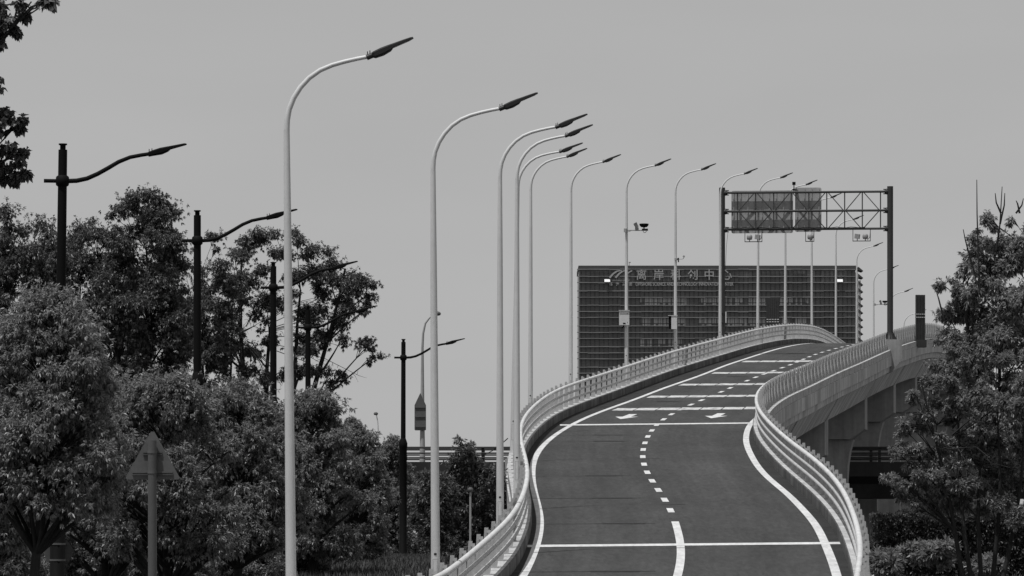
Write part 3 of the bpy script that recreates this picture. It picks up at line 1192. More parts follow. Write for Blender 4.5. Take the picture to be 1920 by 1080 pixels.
def lettering(txt, px, py, size, name, sx=1.0, bold=0.0):
    c = bpy.data.curves.new(name, 'FONT')
    c.body = txt
    c.size = size
    c.extrude = 0.06
    c.offset = bold
    c.align_x = 'CENTER'
    c.align_y = 'CENTER'
    c.materials.append(M['letters'])
    o = link(name, c, bld)
    o.location = (bx(px) - B0.x, -0.64, bz(py) - B0.z)
    o.rotation_euler = (R(90), 0, 0)
    o.scale = (sx, 1, 1)
    bpy.context.view_layer.update()
    me = bpy.data.meshes.new_from_object(o.evaluated_get(bpy.context.evaluated_depsgraph_get()))
    o2 = link(name, me, bld)
    o2.location, o2.rotation_euler, o2.scale = o.location, o.rotation_euler, o.scale
    bpy.data.objects.remove(o)
    o2.name = name
    return o2


for ch, px in zip("\u79bb\u5cb8\u79d1\u521b\u4e2d\u5fc3", (1202.5, 1235, 1267, 1299, 1329.5, 1362)):
    lettering(ch, px, 517, 2.25, 'lettering', 1.0, 0.012)
lettering("OFFSHORE SCIENCE AND TECHNOLOGY INNOVATION CENTER", 1283, 533.3, 0.95, 'lettering', 0.72, 0.012)
for ch, px in zip("\u4e34\u6e2f\u96c6\u56e2", (1145, 1157.5, 1170, 1182)):
    lettering(ch, px, 533.3, 0.72, 'lettering', 1.0, 0.01)
lettering("LIN-GANG GROUP", 1164, 526.3, 0.42, 'lettering', 1.0, 0.0)
mb = MB()
for pts in ([(1143, 521), (1149, 514), (1156, 509), (1163, 507.5), (1168, 508)], [(1154, 521), (1160, 514), (1166, 509.5), (1172, 507.5)],
            [(1173, 516), (1178, 511.5), (1185, 507.5)]):
    A, B = [], []
    for i, (px, py) in enumerate(pts):
        w = 1.5 if len(pts) > 3 else 1.2
        A.append(Vector((bx(px - w) - B0.x, -0.64, bz(py - w * 0.5) - B0.z)))
        B.append(Vector((bx(px + w) - B0.x, -0.64, bz(py + w * 0.5) - B0.z)))
    n = len(A)
    dy = Vector((0, 0.1, 0))
    vv = A + B + [a + dy for a in A] + [b + dy for b in B]
    ff = []
    for i in range(n - 1):
        ff += [(i, i + 1, n + i + 1, n + i), (2 * n + i, 3 * n + i, 3 * n + i + 1, 2 * n + i + 1),
               (i, 2 * n + i, 2 * n + i + 1, i + 1), (n + i, n + i + 1, 3 * n + i + 1, 3 * n + i)]
    ff += [(0, n, 3 * n, 2 * n), (n - 1, 3 * n - 1, 4 * n - 1, 2 * n - 1)]
    mb.add(vv, ff)
mb.build('logo', M['letters'], bld)

# ---------------------------------------------------------------- low crossing flyover
DF = 370.0
fly = thing('low_flyover', "low dark flyover crossing underneath the ramp", 'bridge', (0, DF, 0))
mb = MB()
mb.prism([(-4.5, 4.9), (-4.5, 3.9), (-3.2, 3.4), (-2.8, 2.4), (2.8, 2.4), (3.2, 3.4), (4.5, 3.9), (4.5, 4.9)],
         lambda p, t: Vector((t, p[0], p[1])), -70, 95)
mb.build('girder', M['flyover'], fly)
for y in (-4.3, 4.3):
    for z, rr_ in ((5.88, 0.07), (5.5, 0.055), (5.18, 0.055)):
        mb = MB()
        mb.tube([(-70, y, z), (95, y, z)], rr_, 8)
        mb.build('rail', M['flyrail'], fly)
i = 0
for y in (-4.3, 4.3):
    x = -70.0
    while x < 95:
        if i < 100:
            mb = MB()
            mb.box((x, y + 0.09, 5.4), (0.2, 0.06, 1.0))
            mb.build('rail_post', M['flyrail'], fly)
        i += 1
        x += 3.4
for x in (-52, -20, 9, 44, 70):
    mb = MB()
    mb.prism([(-1.2, -3.2), (1.2, -3.2), (1.2, 2.42), (-1.2, 2.42)], lambda p, t, x=x: Vector((x + p[0], t, p[1])), -1.5, 1.5)
    mb.build('support', M['pier'], fly)

# lamp and house-shaped sign standing on the flyover
fl = thing('round_head_lamp', "slim pale lamp with a small round head on the low flyover at left", 'street lamp', (at(792, 870, 371).x, 371, 4.9))
mb = MB()
s = 371 / FPX
mb.tube([(0, 0, 0), (0, 0, 3.2), (0.0, 0, 8.0), (0.05, 0, 9.0), (0.2, 0, 9.7), (0.5, 0, 10.1), (0.85, 0, 10.3)], [0.20, 0.15, 0.09, 0.08, 0.07, 0.06, 0.05], 10)
mb.build('pole', M['signback'], fl)
mb = MB()
mb.lathe([(0.05, -0.13), (0.2, -0.1), (0.28, 0.0), (0.22, 0.12), (0.08, 0.18)], (1.02, 0, 10.36), 12)
mb.build('lamp_head', M['signback_d'], fl)
fs_ = thing('direction_sign', "narrow house-shaped sign back fixed to the round-headed lamp pole", 'traffic sign', at(788, 807, 370.7))
mb = MB()
w, h = 0.40, 2.6
mb.prism([(-w, 0.05), (-w + 0.05, 0), (w - 0.05, 0), (w, 0.05), (w, 1.75), (0.0, h), (-w, 1.75)], lambda p, t: Vector((p[0], t, p[1])), 0.0, 0.05)
mb.build('panel', M['signback_d'], fs_)
for z in (0.25, 0.95, 1.6):
    mb = MB()
    mb.box((0, -0.03, z), (0.74, 0.06, 0.06))
    mb.build('stiffener', M['signback_d'], fs_)
f2 = thing('round_head_lamp', "tiny distant lamp peeping above the left trees", 'street lamp', at(709, 905, 700))
mb = MB()
mb.tube([(0, 0, 0), (0, 0, 7.0), (-0.05, 0, 8.0), (-0.22, 0, 8.9)], [0.1, 0.08, 0.07, 0.06], 8)
mb.build('pole', M['white'], f2)
mb = MB()
mb.lathe([(0.06, -0.2), (0.25, -0.15), (0.3, 0.05), (0.15, 0.2)], (-0.3, 0, 9.05), 10)
mb.build('lamp_head', M['signback_d'], f2)
cb = MB()
a, b = at(872, 840, 300), at(952, 822, 204)
cb.tube([a.lerp(b, t) + Vector((0, 0, -0.5 * math.sin(math.pi * t))) for t in np.linspace(0, 1, 12)], 0.02, 5)
tag(cb.build('overhead_cable', M['hole']), "thin dark cable sagging from the left bushes to a lamp pole", 'cable')

# ---------------------------------------------------------------- black lamps on the left


def make_black_lamp():
    root = link('black_street_lamp', None)
    H = 11.0
    mb = MB()
    mb.tube([(0, 0, H - 4.25), (0, 0, H - 0.12)], [0.105, 0.093], 16)
    mb.build('upper_pole', M['black'], root)
    mb = MB()
    mb.lathe([(0.24, 0), (0.24, 0.06), (0.165, 0.1), (0.16, H - 4.6), (0.18, H - 4.55), (0.18, H - 4.4), (0.105, H - 4.2)], (0, 0, 0), 16)
    mb.build('lower_pole', M['black'], root)
    mb = MB()
    mb.lathe([(0.06, H - 0.12), (0.06, H - 0.03), (0.09, H - 0.02), (0.09, H + 0.01)], (0, 0, 0), 14)
    mb.build('cap', M['black'], root)
    mb = MB()
    mb.lathe([(0.095, -0.12), (0.135, -0.09), (0.15, 0), (0.135, 0.09), (0.095, 0.12)], (0, 0, H - 0.78), 16)
    mb.build('collar', M['black'], root)
    mb = MB()
    mb.tube([(-0.39, 0, H - 0.78), (-0.1, 0, H - 0.78)], 0.042, 10)
    z = H - 0.78
    mb.tube([(0.1, 0, z), (0.30, 0, z + 0.01), (0.52, 0, z + 0.06), (0.74, 0, z + 0.16), (0.95, 0, z + 0.28), (1.18, 0, z + 0.42), (1.42, 0, z + 0.52), (1.66, 0, z + 0.57), (1.85, 0, z + 0.60)],
            [0.05, 0.05, 0.049, 0.048, 0.047, 0.045, 0.043, 0.042, 0.04], 10)
    mb.build('arm', M['black'], root)
    ax = Vector((0.965, 0, 0.26)).normalized()
    up = Vector((-ax.z, 0, ax.x))
    o0 = Vector((1.8, 0, z + 0.585))

    def hp(s, y, v):
        return o0 + ax * s + Vector((0, y, 0)) + up * v
    mb = MB()
    secs = [(0.0, 0.05, -0.05, 0.045), (0.10, 0.07, -0.055, 0.06), (0.28, 0.10, -0.07, 0.07), (0.42, 0.11, -0.045, 0.06), (0.48, 0.115, -0.012, 0.055),
            (0.80, 0.11, -0.004, 0.035), (0.84, 0.07, 0.0, 0.02)]
    rings = []
    for s, w, lo, hi in secs:
        rings.append([hp(s, -w, lo * 0.5), hp(s, -w * 0.7, lo), hp(s, w * 0.7, lo), hp(s, w, lo * 0.5), hp(s, w, hi * 0.6), hp(s, w * 0.6, hi), hp(s, -w * 0.6, hi), hp(s, -w, hi * 0.6)])
    for a, b in zip(rings[:-1], rings[1:]):
        mb.add(a + b, [(k, (k + 1) % 8, 8 + (k + 1) % 8, 8 + k) for k in range(8)])
    mb.add(rings[0], [tuple(range(7, -1, -1))])
    mb.add(rings[-1], [tuple(range(8))])
    for s in (0.04, 0.1):
        mb.box(hp(s, 0, 0.07), (0.016, 0.016, 0.07))
    mb.build('lamp_head', M['black'], root)
    return root


BL = [(118, 270, 112.5, 0.75, "nearest black street lamp, its round collar clear of the trees at far left"),
      (370, 395, 139.0, 0.0, "second black street lamp, its head crossing behind the nearest white pole"),
      (512.5, 492, 164.6, 0.0, "third black street lamp, standing just left of the nearest white pole"),
      (577.5, 575, 200.0, 0.0, "fourth black street lamp, in front of the airy tree's right half"),
      (756.5, 636, 226.0, 0.15, "farthest black street lamp, standing alone against the sky right of the trees")]
b0 = make_black_lamp()
for i, (px, py, D, lean, lab) in enumerate(BL):
    o = b0 if i == 0 else dup(b0)
    tp = at(px, py, D)
    o.location = (tp.x - math.sin(R(lean)) * 11.0, D, tp.z - 11.0)
    o.rotation_euler = (0, R(lean), 0)
    tag(o, lab, 'street lamp', 'black street lamps among the left trees')

# ---------------------------------------------------------------- small signs on the left
DS = 95.0
ts = thing('warning_sign', "triangular warning sign seen from behind on a grey post before the left trees", 'traffic sign', (at(285.5, 1000, DS).x, DS, -2.6))
mb = MB()
zb, ztp = (HOR - 899) * DS / FPX + 2.6, (HOR - 808) * DS / FPX + 2.6
hw = 51 * DS / FPX
tri = [(-hw + 0.03, zb), (hw - 0.03, zb), (hw, zb + 0.03), (0.03, ztp - 0.01), (-0.03, ztp - 0.01), (-hw, zb + 0.03)]
mb.prism(tri, lambda p, t: Vector((p[0], t, p[1])), 0.09, 0.115)
mb.build('plate', M['signback_d'], ts)
mb = MB()
mb.tube([(0.005, 0, 0), (0, 0, ztp - 0.17)], 0.078, 16)
mb.build('post', M['signpost'], ts)
for z, hw_ in ((zb + 0.13, 0.36), (zb + 0.49, 0.17)):
    mb = MB()
    mb.bar((-hw_, 0.078, z), (hw_, 0.078, z), 0.03, 0.03)
    mb.bar((-hw_, 0.078, z - 0.045), (hw_, 0.078, z - 0.045), 0.03, 0.014)
    mb.tube([(0, 0, z - 0.025), (0, 0, z + 0.03)], 0.087, 12)
    mb.build('bracket', M['signback_d'], ts)
rs = thing('round_sign', "dim round sign seen from the back on the nearest black pole", 'traffic sign', at(108, 1035, 112.5) + Vector((0, 0.2, 0)))
mb = MB()
mb.prism([(0.30 * math.cos(2 * math.pi * k / 28), 0.44 * 0.68 * math.sin(2 * math.pi * k / 28)) for k in range(28)], lambda p, t: Vector((p[0], t, p[1])), 0.0, 0.02)
mb.build('plate', M['signpost'], rs)
mb = MB()
for z in (0.17, -0.17):
    mb.tube([(0.0, -0.2, z - 0.02), (0.0, -0.2, z + 0.02)], 0.172, 14)
    mb.bar((-0.2, -0.02, z), (0.2, -0.02, z), 0.03, 0.03)
mb.build('clamp', M['signback_d'], rs)
gp = thing('garden_lamp', "thin pale post with a small square head among the shrubs left of the railing", 'garden lamp', at(882, 1045, 160))
mb = MB()
mb.tube([(0, 0, -0.3), (0, 0, 1.97)], [0.035, 0.03], 8)
mb.build('post', M['signback'], gp)
mb = MB()
mb.lathe([(0.03, 1.95), (0.085, 1.98), (0.085, 2.06), (0.04, 2.1)], (0, 0, 0), 10)
mb.build('lamp_head', M['signpost'], gp)

# ---------------------------------------------------------------- vegetation


def leaf_mesh(name, centers, outs, size, rng, m, k=7, droop=0.45, width=0.36, spread=0.6):
    """tufts of k folded leaves round each centre"""
    nC = len(centers)
    c = np.repeat(centers, k, axis=0)
    o = np.repeat(outs, k, axis=0)
    n = len(c)
    d = rng.normal(size=(n, 3))
    d /= np.linalg.norm(d, axis=1)[:, None] + 1e-9
    l = d * spread + o * 0.55 + np.array([0, 0, -droop])
    l /= np.linalg.norm(l, axis=1)[:, None] + 1e-9
    ln = size * rng.uniform(0.65, 1.3, n)
    up = np.array([0, 0, 1.0]) + rng.normal(size=(n, 3)) * 0.45
    sd = np.cross(l, up)
    sd /= np.linalg.norm(sd, axis=1)[:, None] + 1e-9
    nm = np.cross(sd, l)
    b = c + d * size * 0.12
    mid = b + l * (ln * 0.42)[:, None]
    w = (ln * width * 0.5)[:, None]
    v = np.empty((n, 4, 3))
    v[:, 0] = b
    v[:, 1] = mid + sd * w + nm * w * 0.35
    v[:, 2] = b + l * ln[:, None] + np.array([0, 0, -0.12]) * ln[:, None]
    v[:, 3] = mid - sd * w + nm * w * 0.35
    me = bpy.data.meshes.new(name)
    me.vertices.add(n * 4)
    me.vertices.foreach_set('co', v.reshape(-1))
    idx = (np.arange(n) * 4)[:, None] + np.array([0, 1, 2, 0, 2, 3])
    me.loops.add(n * 6)
    me.loops.foreach_set('vertex_index', idx.reshape(-1).astype(np.int32))
    me.polygons.add(n * 2)
    me.polygons.foreach_set('loop_start', np.arange(0, n * 6, 3, dtype=np.int32))
    me.polygons.foreach_set('loop_total', np.full(n * 2, 3, dtype=np.int32))
    me.materials.append(m)
    me.update(calc_edges=True)
    me.validate()
    return me


def ball_dirs(rng, n):
    d = rng.normal(size=(n, 3))
    return d / (np.linalg.norm(d, axis=1)[:, None] + 1e-9)


def clump_tufts(rng, cl, rad, per):
    """points through clumps; cl (n,3), rad (n,)"""
    cs, os = [], []
    for c, r, p in zip(cl, rad, per):
        d = ball_dirs(rng, p)
        u = np.clip(np.abs(rng.normal(0, 0.62, p)) + 0.12, 0, 1.5)
        q = d * (u * r)[:, None] * np.array([1.0, 1.0, 0.72])
        cs.append(c + q)
        os.append(d)
    return np.concatenate(cs), np.concatenate(os)


def tree(label, cat, name, px, D, py_top, py_bot, hw_px, seed, nclump=70, tufts=4200, leaf=0.15, mat_l='leaf_m', clump=0.30,
         stems=1, inner=0.35, group=None, base_z=None, droop=0.45, bare=0, bark='bark', trunk_r=0.13, depth=1.0, flat=0.0, base_px=None,
         top_bias=0.0, k=8, lobes=None, lean=0.0, lscale=1.0, dome=False, width=0.36):
    rng = np.random.default_rng(seed)
    s = D / FPX
    X = (px - 960) * s
    if base_z is None:
        base_z = ground_z(X, D) - 0.1
    zt, zb = (HOR - py_top) * s - base_z, (HOR - py_bot) * s - base_z
    rx, rz = hw_px * s, (zt - zb) / 2
    zc = (zt + zb) / 2
    bxo = 0.0 if base_px is None else (base_px - px) * s
    root = thing(name, label, cat, (X, D, base_z), group=group)
    parents = None
    # clump centres
    cr = clump * min(rx, rz)
    if lobes is None:
        n = nclump * 4
        d = ball_dirs(rng, n)
        rr = rng.uniform(inner, 1.0, n) ** 0.6
        ph = rng.uniform(0, 6.28, 6)
        lob = 1 + 0.16 * np.sin(3 * np.arctan2(d[:, 1], d[:, 0]) + ph[0]) + 0.12 * np.sin(4 * d[:, 2] * 2 + ph[1] + 2 * d[:, 0])
        rr = rr * lob
        q = d * rr[:, None]
        if top_bias:
            keep = rng.uniform(size=n) < np.clip(0.5 + top_bias * q[:, 2], 0.05, 1)
            q = q[keep]
        q = q[:nclump]
        cl = q * np.array([rx - cr * 0.5, (rx - cr * 0.5) * depth, rz - cr * 0.4])
        cl[:, 2] += zc
        if dome:            # widest low down, every clump stepping out from under the one above
            tt = rng.uniform(0.0, 1.0, nclump) ** 1.15
            an = rng.uniform(0, 6.283, nclump)
            env = np.sqrt(np.clip(1 - tt ** 1.9, 0.0, 1)) * (1 + 0.13 * np.sin(3 * an + ph[0]) + 0.10 * np.sin(5 * an + 7 * tt + ph[1]))
            env *= np.where(tt < 0.12, 0.86, 1.0) * rng.uniform(0.72, 1.04, nclump)
            inn = rng.uniform(size=nclump) < 0.22
            env[inn] *= rng.uniform(0.2, 0.8, inn.sum())
            cl = np.stack([np.cos(an) * env * (rx - cr * 0.4), np.sin(an) * env * (rx - cr * 0.4) * depth, zb + cr * 0.5 + tt * (zt - zb - cr * 1.0)], 1)
    else:
        cl = np.array([[(a - px) * s, rng.uniform(-0.6, 0.6) * rx * depth, (HOR - b) * s - base_z] for a, b, _ in lobes])
    rad = cr * rng.uniform(0.6, 1.35, len(cl))
    if lobes is not None:
        big = np.array([c * s for _, _, c in lobes])
        parts, rads = [], []
        for c0, r0 in zip(cl, big):
            kk = 4 if r0 > 0.25 else 2
            parts.append(c0 + rng.normal(size=(kk, 3)) * r0 * np.array([0.52, 0.6, 0.42]))
            rads.append(r0 * rng.uniform(0.38, 0.78, kk))
        parents = np.concatenate([np.repeat(c0[None], len(p_), 0) for c0, p_ in zip(cl, parts)])
        first = np.concatenate([np.arange(len(p_)) == 0 for p_ in parts])
        cl = np.concatenate(parts)
        rad = np.concatenate(rads) * lscale
    vol = rad ** 2.2
    per = np.maximum((vol / vol.sum() * tufts).astype(int), 12)
    cs, os = clump_tufts(rng, cl, rad, per)
    if flat:
        pass
    link('crown', leaf_mesh(name + '_crown', cs, os, leaf, rng, M[mat_l], k=k, droop=droop, width=width), root)
    # trunk, limbs and twigs
    mb = MB()
    stemtops = []
    for q in range(stems):
        a = rng.uniform(0, 6.28)
        spread_x = 0.0 if stems == 1 else (q / (stems - 1) - 0.5) * rx * 1.0
        topz = zc + rz * (0.45 if stems == 1 else rng.uniform(0.1, 0.7))
        pts, rads = [], []
        for i in range(9):
            t = i / 8
            wob = 0.07 * rx
            pts.append(Vector((bxo * (1 - t) + spread_x * t ** 0.8 + math.sin(t * 5 + a) * wob * t + (q - stems / 2 + 0.5) * 0.12 + lean * t, math.cos(t * 4 + a) * wob * t, topz * t)))
            rads.append(trunk_r * (1 - 0.8 * t) / (1 if stems == 1 else 1.35))
        mb.tube(pts, rads, 8)
        stemtops.append((pts, rads))
    for i, c in enumerate(cl):
        cv = Vector(c)
        limb = parents is None or first[i]
        ev = cv if parents is None else Vector(parents[i])
        if limb:
            pts, rads = min(stemtops, key=lambda st: min((p - ev).length for p in st[0]) + rng.uniform(0, 0.3))
            hd = math.hypot(ev.x - pts[4].x, ev.y)
            want = ev.z - 0.55 * hd - 0.2 * rz
            j = min(range(2, 9), key=lambda q: abs(pts[q].z - max(want, zb * 0.7)))
            p0, r0 = pts[j], min(rads[j] * 0.6, 0.06)
            mid = p0.lerp(ev, 0.5) + Vector((rng.uniform(-.16, .16) * hd, rng.uniform(-.1, .1), rng.uniform(0.02, 0.2) * hd))
            br = []
            for q in range(6):
                t = q / 5
                br.append(p0 * (1 - t) ** 2 + mid * 2 * t * (1 - t) + ev * t * t)
            mb.tube(br, [max(r0 * (1 - 0.72 * q / 5), 0.009) for q in range(6)], 5, caps=False)
        if parents is not None:
            mb.tube([br[4], br[4].lerp(cv, 0.5) + Vector((0, 0, 0.05)), cv], [0.016, 0.012, 0.008], 4, caps=False)
        for q in range(4):
            dv = Vector(ball_dirs(rng, 1)[0]) * rad[i] * 0.9
            dv.z = abs(dv.z) * 0.6
            sv = br[4] if parents is None else cv
            mb.tube([sv, sv.lerp(cv + dv, 0.6) + Vector((0, 0, 0.04)), cv + dv], [0.012, 0.009, 0.004], 4, caps=False)
    for q in range(bare):
        a = rng.uniform(0, 6.28)
        e = Vector((math.cos(a) * rx * rng.uniform(0.2, 1.05), math.sin(a) * rx * 0.7, zc + rz * rng.uniform(-0.9, 0.6)))
        p0 = stemtops[0][0][6]
        tip = e + Vector((e.x * 0.12, 0, -0.1))
        mb.tube([p0.lerp(e, 0.35), p0.lerp(e, 0.7) + Vector((0, 0, 0.2)), e, tip], [0.022, 0.016, 0.01, 0.004], 4, caps=False)
        for u in range(7):
            st = p0.lerp(e, rng.uniform(0.55, 1.0))
            dv = Vector((rng.uniform(-.2, .8) * np.sign(e.x + 1e-6), rng.uniform(-.4, .4), rng.uniform(-.5, .5))) * rng.uniform(0.3, 0.9)
            mb.tube([st, st + dv * 0.5 + Vector((0, 0, 0.06)), st + dv + Vector((0, 0, -0.02))], [0.011, 0.008, 0.003], 4, caps=False)
    mb.build('trunk', M[bark], root)
    return root


FG = 'small rounded trees in a row left of the ramp'
FR = dict(cat='tree', name='broadleaf_tree', group=FG)


def front(label, px, D, yt, yb, hw, seed, n, tf, lf, ml, dr=0.4, bpx=None):
    return tree(label, 'tree', 'broadleaf_tree', px, D, yt, yb, hw, seed, nclump=n, tufts=tf, leaf=lf, mat_l=ml, clump=0.2, group=FG, droop=dr, inner=0.3, dome=True, base_px=bpx)


# front row of small round trees on the left
front("largest pale-leaved tree of the front row, filling the left edge below the nearest black lamp", 95, 104, 533, 965, 150, 11, 190, 15000, 0.09, 'leaf', 0.45, 48)
front("pale-leaved tree cut by the left edge of the frame, beside the largest one", -40, 109, 560, 1050, 130, 12, 150, 11000, 0.09, 'leaf', 0.45)
front("small tree of the front row directly behind the triangular sign", 312, 118, 690, 1045, 145, 13, 170, 11000, 0.092, 'leaf_m')
front("low dark tree between the nearest black lamp and the triangular sign", 200, 123, 720, 1050, 110, 14, 120, 8500, 0.092, 'leaf_m')
front("small tree of the front row just left of the nearest white pole", 448, 132, 712, 1045, 125, 15, 170, 11500, 0.095, 'leaf_m')
front("small tree of the front row just right of the nearest white pole", 585, 146, 730, 1050, 105, 16, 150, 12000, 0.098, 'leaf_m', 0.35)
front("small tree between the fourth black lamp and the farthest black lamp", 662, 158, 783, 1045, 74, 17, 130, 10500, 0.1, 'leaf_m', 0.35)
front("smallest tree at the right end of the front row, behind the farthest black lamp", 732, 236, 812, 1035, 60, 18, 80, 6500, 0.1, 'leaf_m', 0.35)

# tall trees behind
BG = 'tall trees behind the left row'
tree("tall dark tree at the left edge with thin bare twigs at its top", 'tree', 'tall_tree', 25, 196, 392, 740, 125, 21, nclump=150, tufts=12000, leaf=0.12, mat_l='leaf_d', clump=0.17, stems=4, group=BG, bare=14, trunk_r=0.2)
tree("tall dark tree behind the nearest black lamp's pole", 'tree', 'tall_tree', 165, 204, 386, 770, 110, 22, nclump=150, tufts=12500, leaf=0.12, mat_l='leaf_d', clump=0.18, stems=4, group=BG, trunk_r=0.2, bare=6)
tree("highest and broadest dark tree, between the nearest two black lamps", 'tree', 'tall_tree', 275, 190, 360, 820, 105, 23, nclump=210, tufts=19000, leaf=0.115, mat_l='leaf_d', clump=0.19, stems=3, group=BG, trunk_r=0.22)
tree("slender tree behind the second black lamp, with bare twigs showing", 'tree', 'tall_tree', 405, 212, 436, 745, 58, 24, nclump=70, tufts=4600, leaf=0.12, mat_l='leaf_d', clump=0.26, stems=2, group=BG, bare=10, trunk_r=0.14)
airy = [(440, 480, 34), (470, 450, 30), (500, 445, 30), (525, 470, 34), (560, 455, 26), (590, 480, 30), (610, 505, 32), (645, 515, 34), (672, 535, 34), (690, 555, 24),
        (640, 555, 36), (600, 545, 34), (560, 520, 34), (480, 520, 30), (455, 560, 28), (500, 570, 34), (570, 585, 34), (615, 590, 34), (655, 585, 26), (480, 610, 26),
        (430, 540, 30), (420, 600, 30), (440, 640, 28), (475, 660, 30), (505, 640, 26), (560, 640, 30), (600, 630, 26), (640, 640, 18), (685, 655, 24), (700, 672, 15),
        (588, 690, 24), (615, 705, 24), (640, 708, 14), (545, 700, 28), (500, 705, 26), (450, 700, 28), (530, 560, 26), (415, 690, 30), (395, 650, 30), (682, 580, 14), (590, 660, 22)]
tree("airy spreading tree with sky showing through its limbs, behind the third and fourth black lamps", 'tree', 'spreading_tree', 545, 216, 430, 745, 165, 25, tufts=9000, leaf=0.12, mat_l='leaf_d', stems=4, group=BG, bare=26, trunk_r=0.26, lobes=[(a, b, c * 0.84) for a, b, c in airy], depth=0.5, base_px=500)

# undergrowth behind the front row
UG = 'bushy undergrowth behind the left row'
for i, (px, D, yt, yb, hw, lab) in enumerate((
        (40, 175, 690, 1030, 120, "dark bush behind the pale tree at the left edge"),
        (210, 182, 700, 1030, 120, "dark bush in the gap left of the triangular sign"),
        (370, 190, 735, 1030, 110, "dark bush below the second black lamp"),
        (520, 196, 770, 1030, 100, "dark bush below the third black lamp"),
        (628, 205, 830, 1030, 78, "dark bush low behind the middle of the front row"),
        (735, 246, 870, 1030, 80, "dark bush low behind the farthest black lamp"))):
    tree(lab, 'bush', 'bush', px, D, yt, yb + 30, hw * 1.2, 31 + i, nclump=130, tufts=6500, leaf=0.15, mat_l='leaf_m', clump=0.24, group=UG, inner=0.2, trunk_r=0.08, droop=0.3, dome=True)
UL = 'low bushes between the trunks of the front row'
for i, (px, D, yt, hw, lab) in enumerate((
        (10, 128, 985, 75, "low bush at the bottom left corner behind the trunks"),
        (165, 133, 975, 80, "low bush right of the nearest black lamp's foot"),
        (252, 136, 990, 55, "low bush left of the triangular sign's post"),
        (345, 139, 970, 75, "low bush right of the triangular sign's post"),
        (470, 142, 985, 75, "low bush left of the nearest white pole's lower end"),
        (565, 147, 1000, 65, "low bush right of the nearest white pole's lower end"),
        (90, 140, 960, 80, "low bush behind the nearest black lamp's foot"))):
    tree(lab, 'bush', 'low_bush', px, D, yt, 1095, hw, 131 + i, nclump=80, tufts=3600, leaf=0.1, mat_l='leaf_m', clump=0.3, group=UL, inner=0.15, trunk_r=0.03, droop=0.2, dome=True)
SG = 'glossy shrubs between the white poles'
tree("tallest glossy dark shrub with two spiky tops between the white poles", 'shrub', 'glossy_shrub', 866, 182, 850, 1050, 62, 41, nclump=60, tufts=5200, leaf=0.13, mat_l='leaf_d', clump=0.32, group=SG, droop=0.1, inner=0.2, trunk_r=0.05,
     lobes=[(870, 832, 11), (884, 836, 11), (873, 852, 14), (858, 858, 16), (886, 862, 18), (850, 880, 24), (878, 885, 26), (900, 880, 20), (835, 905, 26), (865, 915, 32), (900, 912, 28), (840, 945, 32), (875, 955, 34), (910, 950, 28), (850, 985, 36), (890, 990, 36), (918, 985, 26), (865, 1020, 36), (905, 1020, 30), (920, 900, 16)])
tree("lower glossy shrub left of the spiky-topped one, beside the second white pole", 'shrub', 'glossy_shrub', 814, 178, 846, 1045, 40, 42, nclump=45, tufts=2500, leaf=0.15, mat_l='leaf_d', clump=0.36, group=SG, droop=0.1, inner=0.2, trunk_r=0.05)
tree("dark shrub tucked behind the third white pole and the left railing", 'shrub', 'glossy_shrub', 932, 188, 878, 1050, 38, 43, nclump=30, tufts=1500, leaf=0.15, mat_l='leaf_d', clump=0.42, group=SG, droop=0.1, inner=0.2, trunk_r=0.05)
tree("wide dark bush under the low flyover at left", 'bush', 'bush', 850, 250, 900, 1020, 110, 44, nclump=50, tufts=2400, leaf=0.22, mat_l='leaf_d', clump=0.4, inner=0.2, trunk_r=0.06)

# near tree outside the frame whose twigs hang in at top left
ov = [(20, 5, 26), (60, 4, 24), (90, 6, 12), (8, 28, 20), (45, 26, 13), (5, 52, 14), (18, 52, 9), (-8, 72, 14), (2, 82, 5), (8, 205, 20), (22, 215, 16), (40, 222, 14), (0, 232, 20), (25, 240, 10),
      (5, 270, 20), (30, 285, 18), (45, 290, 10), (10, 305, 18), (28, 322, 16), (45, 328, 9), (-10, 320, 16), (-15, 250, 26), (-20, 30, 40), (-60, 100, 60), (-80, 200, 60), (-70, 290, 60), (-120, 60, 70), (-140, 180, 70), (-130, 300, 60), (-60, -30, 60)]
tree("dark overhanging leafy twigs entering at the top left corner", 'tree', 'overhanging_tree', -110, 62, -60, 380, 140, 51, tufts=1500, leaf=0.075, mat_l='leaf_d', lobes=ov, depth=0.3, trunk_r=0.06, k=5, width=0.8, lscale=0.85, droop=0.55, base_px=-160)

# right-hand side
tree("tall leafy tree at the right edge with bare shoots rising from its top", 'tree', 'tall_tree', 1880, 168, 405, 860, 120, 61, tufts=16000, leaf=0.135, mat_l='leaf', stems=3, depth=0.7, trunk_r=0.2, bare=6,
     lobes=[(1855, 415, 16), (1835, 430, 14), (1875, 425, 14), (1900, 410, 12), (1825, 450, 14), (1850, 455, 20), (1880, 460, 26), (1910, 455, 26), (1930, 440, 24), (1840, 490, 22), (1870, 500, 30), (1905, 500, 36), (1935, 490, 34),
            (1795, 520, 14), (1815, 512, 14), (1785, 545, 18), (1815, 550, 28), (1850, 545, 34), (1890, 550, 38), (1925, 550, 40), (1782, 585, 20), (1810, 590, 30), (1845, 600, 34), (1885, 600, 36), (1925, 610, 40),
            (1775, 620, 16), (1800, 635, 26), (1835, 645, 30), (1870, 650, 32), (1915, 660, 40), (1790, 660, 22), (1815, 690, 32), (1860, 700, 36), (1900, 715, 40), (1935, 720, 40), (1830, 740, 34), (1875, 755, 38), (1920, 770, 44), (1810, 770, 30),
            (1850, 810, 40), (1900, 820, 44), (1940, 840, 44), (1810, 830, 34), (1870, 860, 40), (1920, 890, 44), (1805, 560, 22), (1860, 580, 30), (1830, 480, 18)], lscale=1.02)
rb = MB()
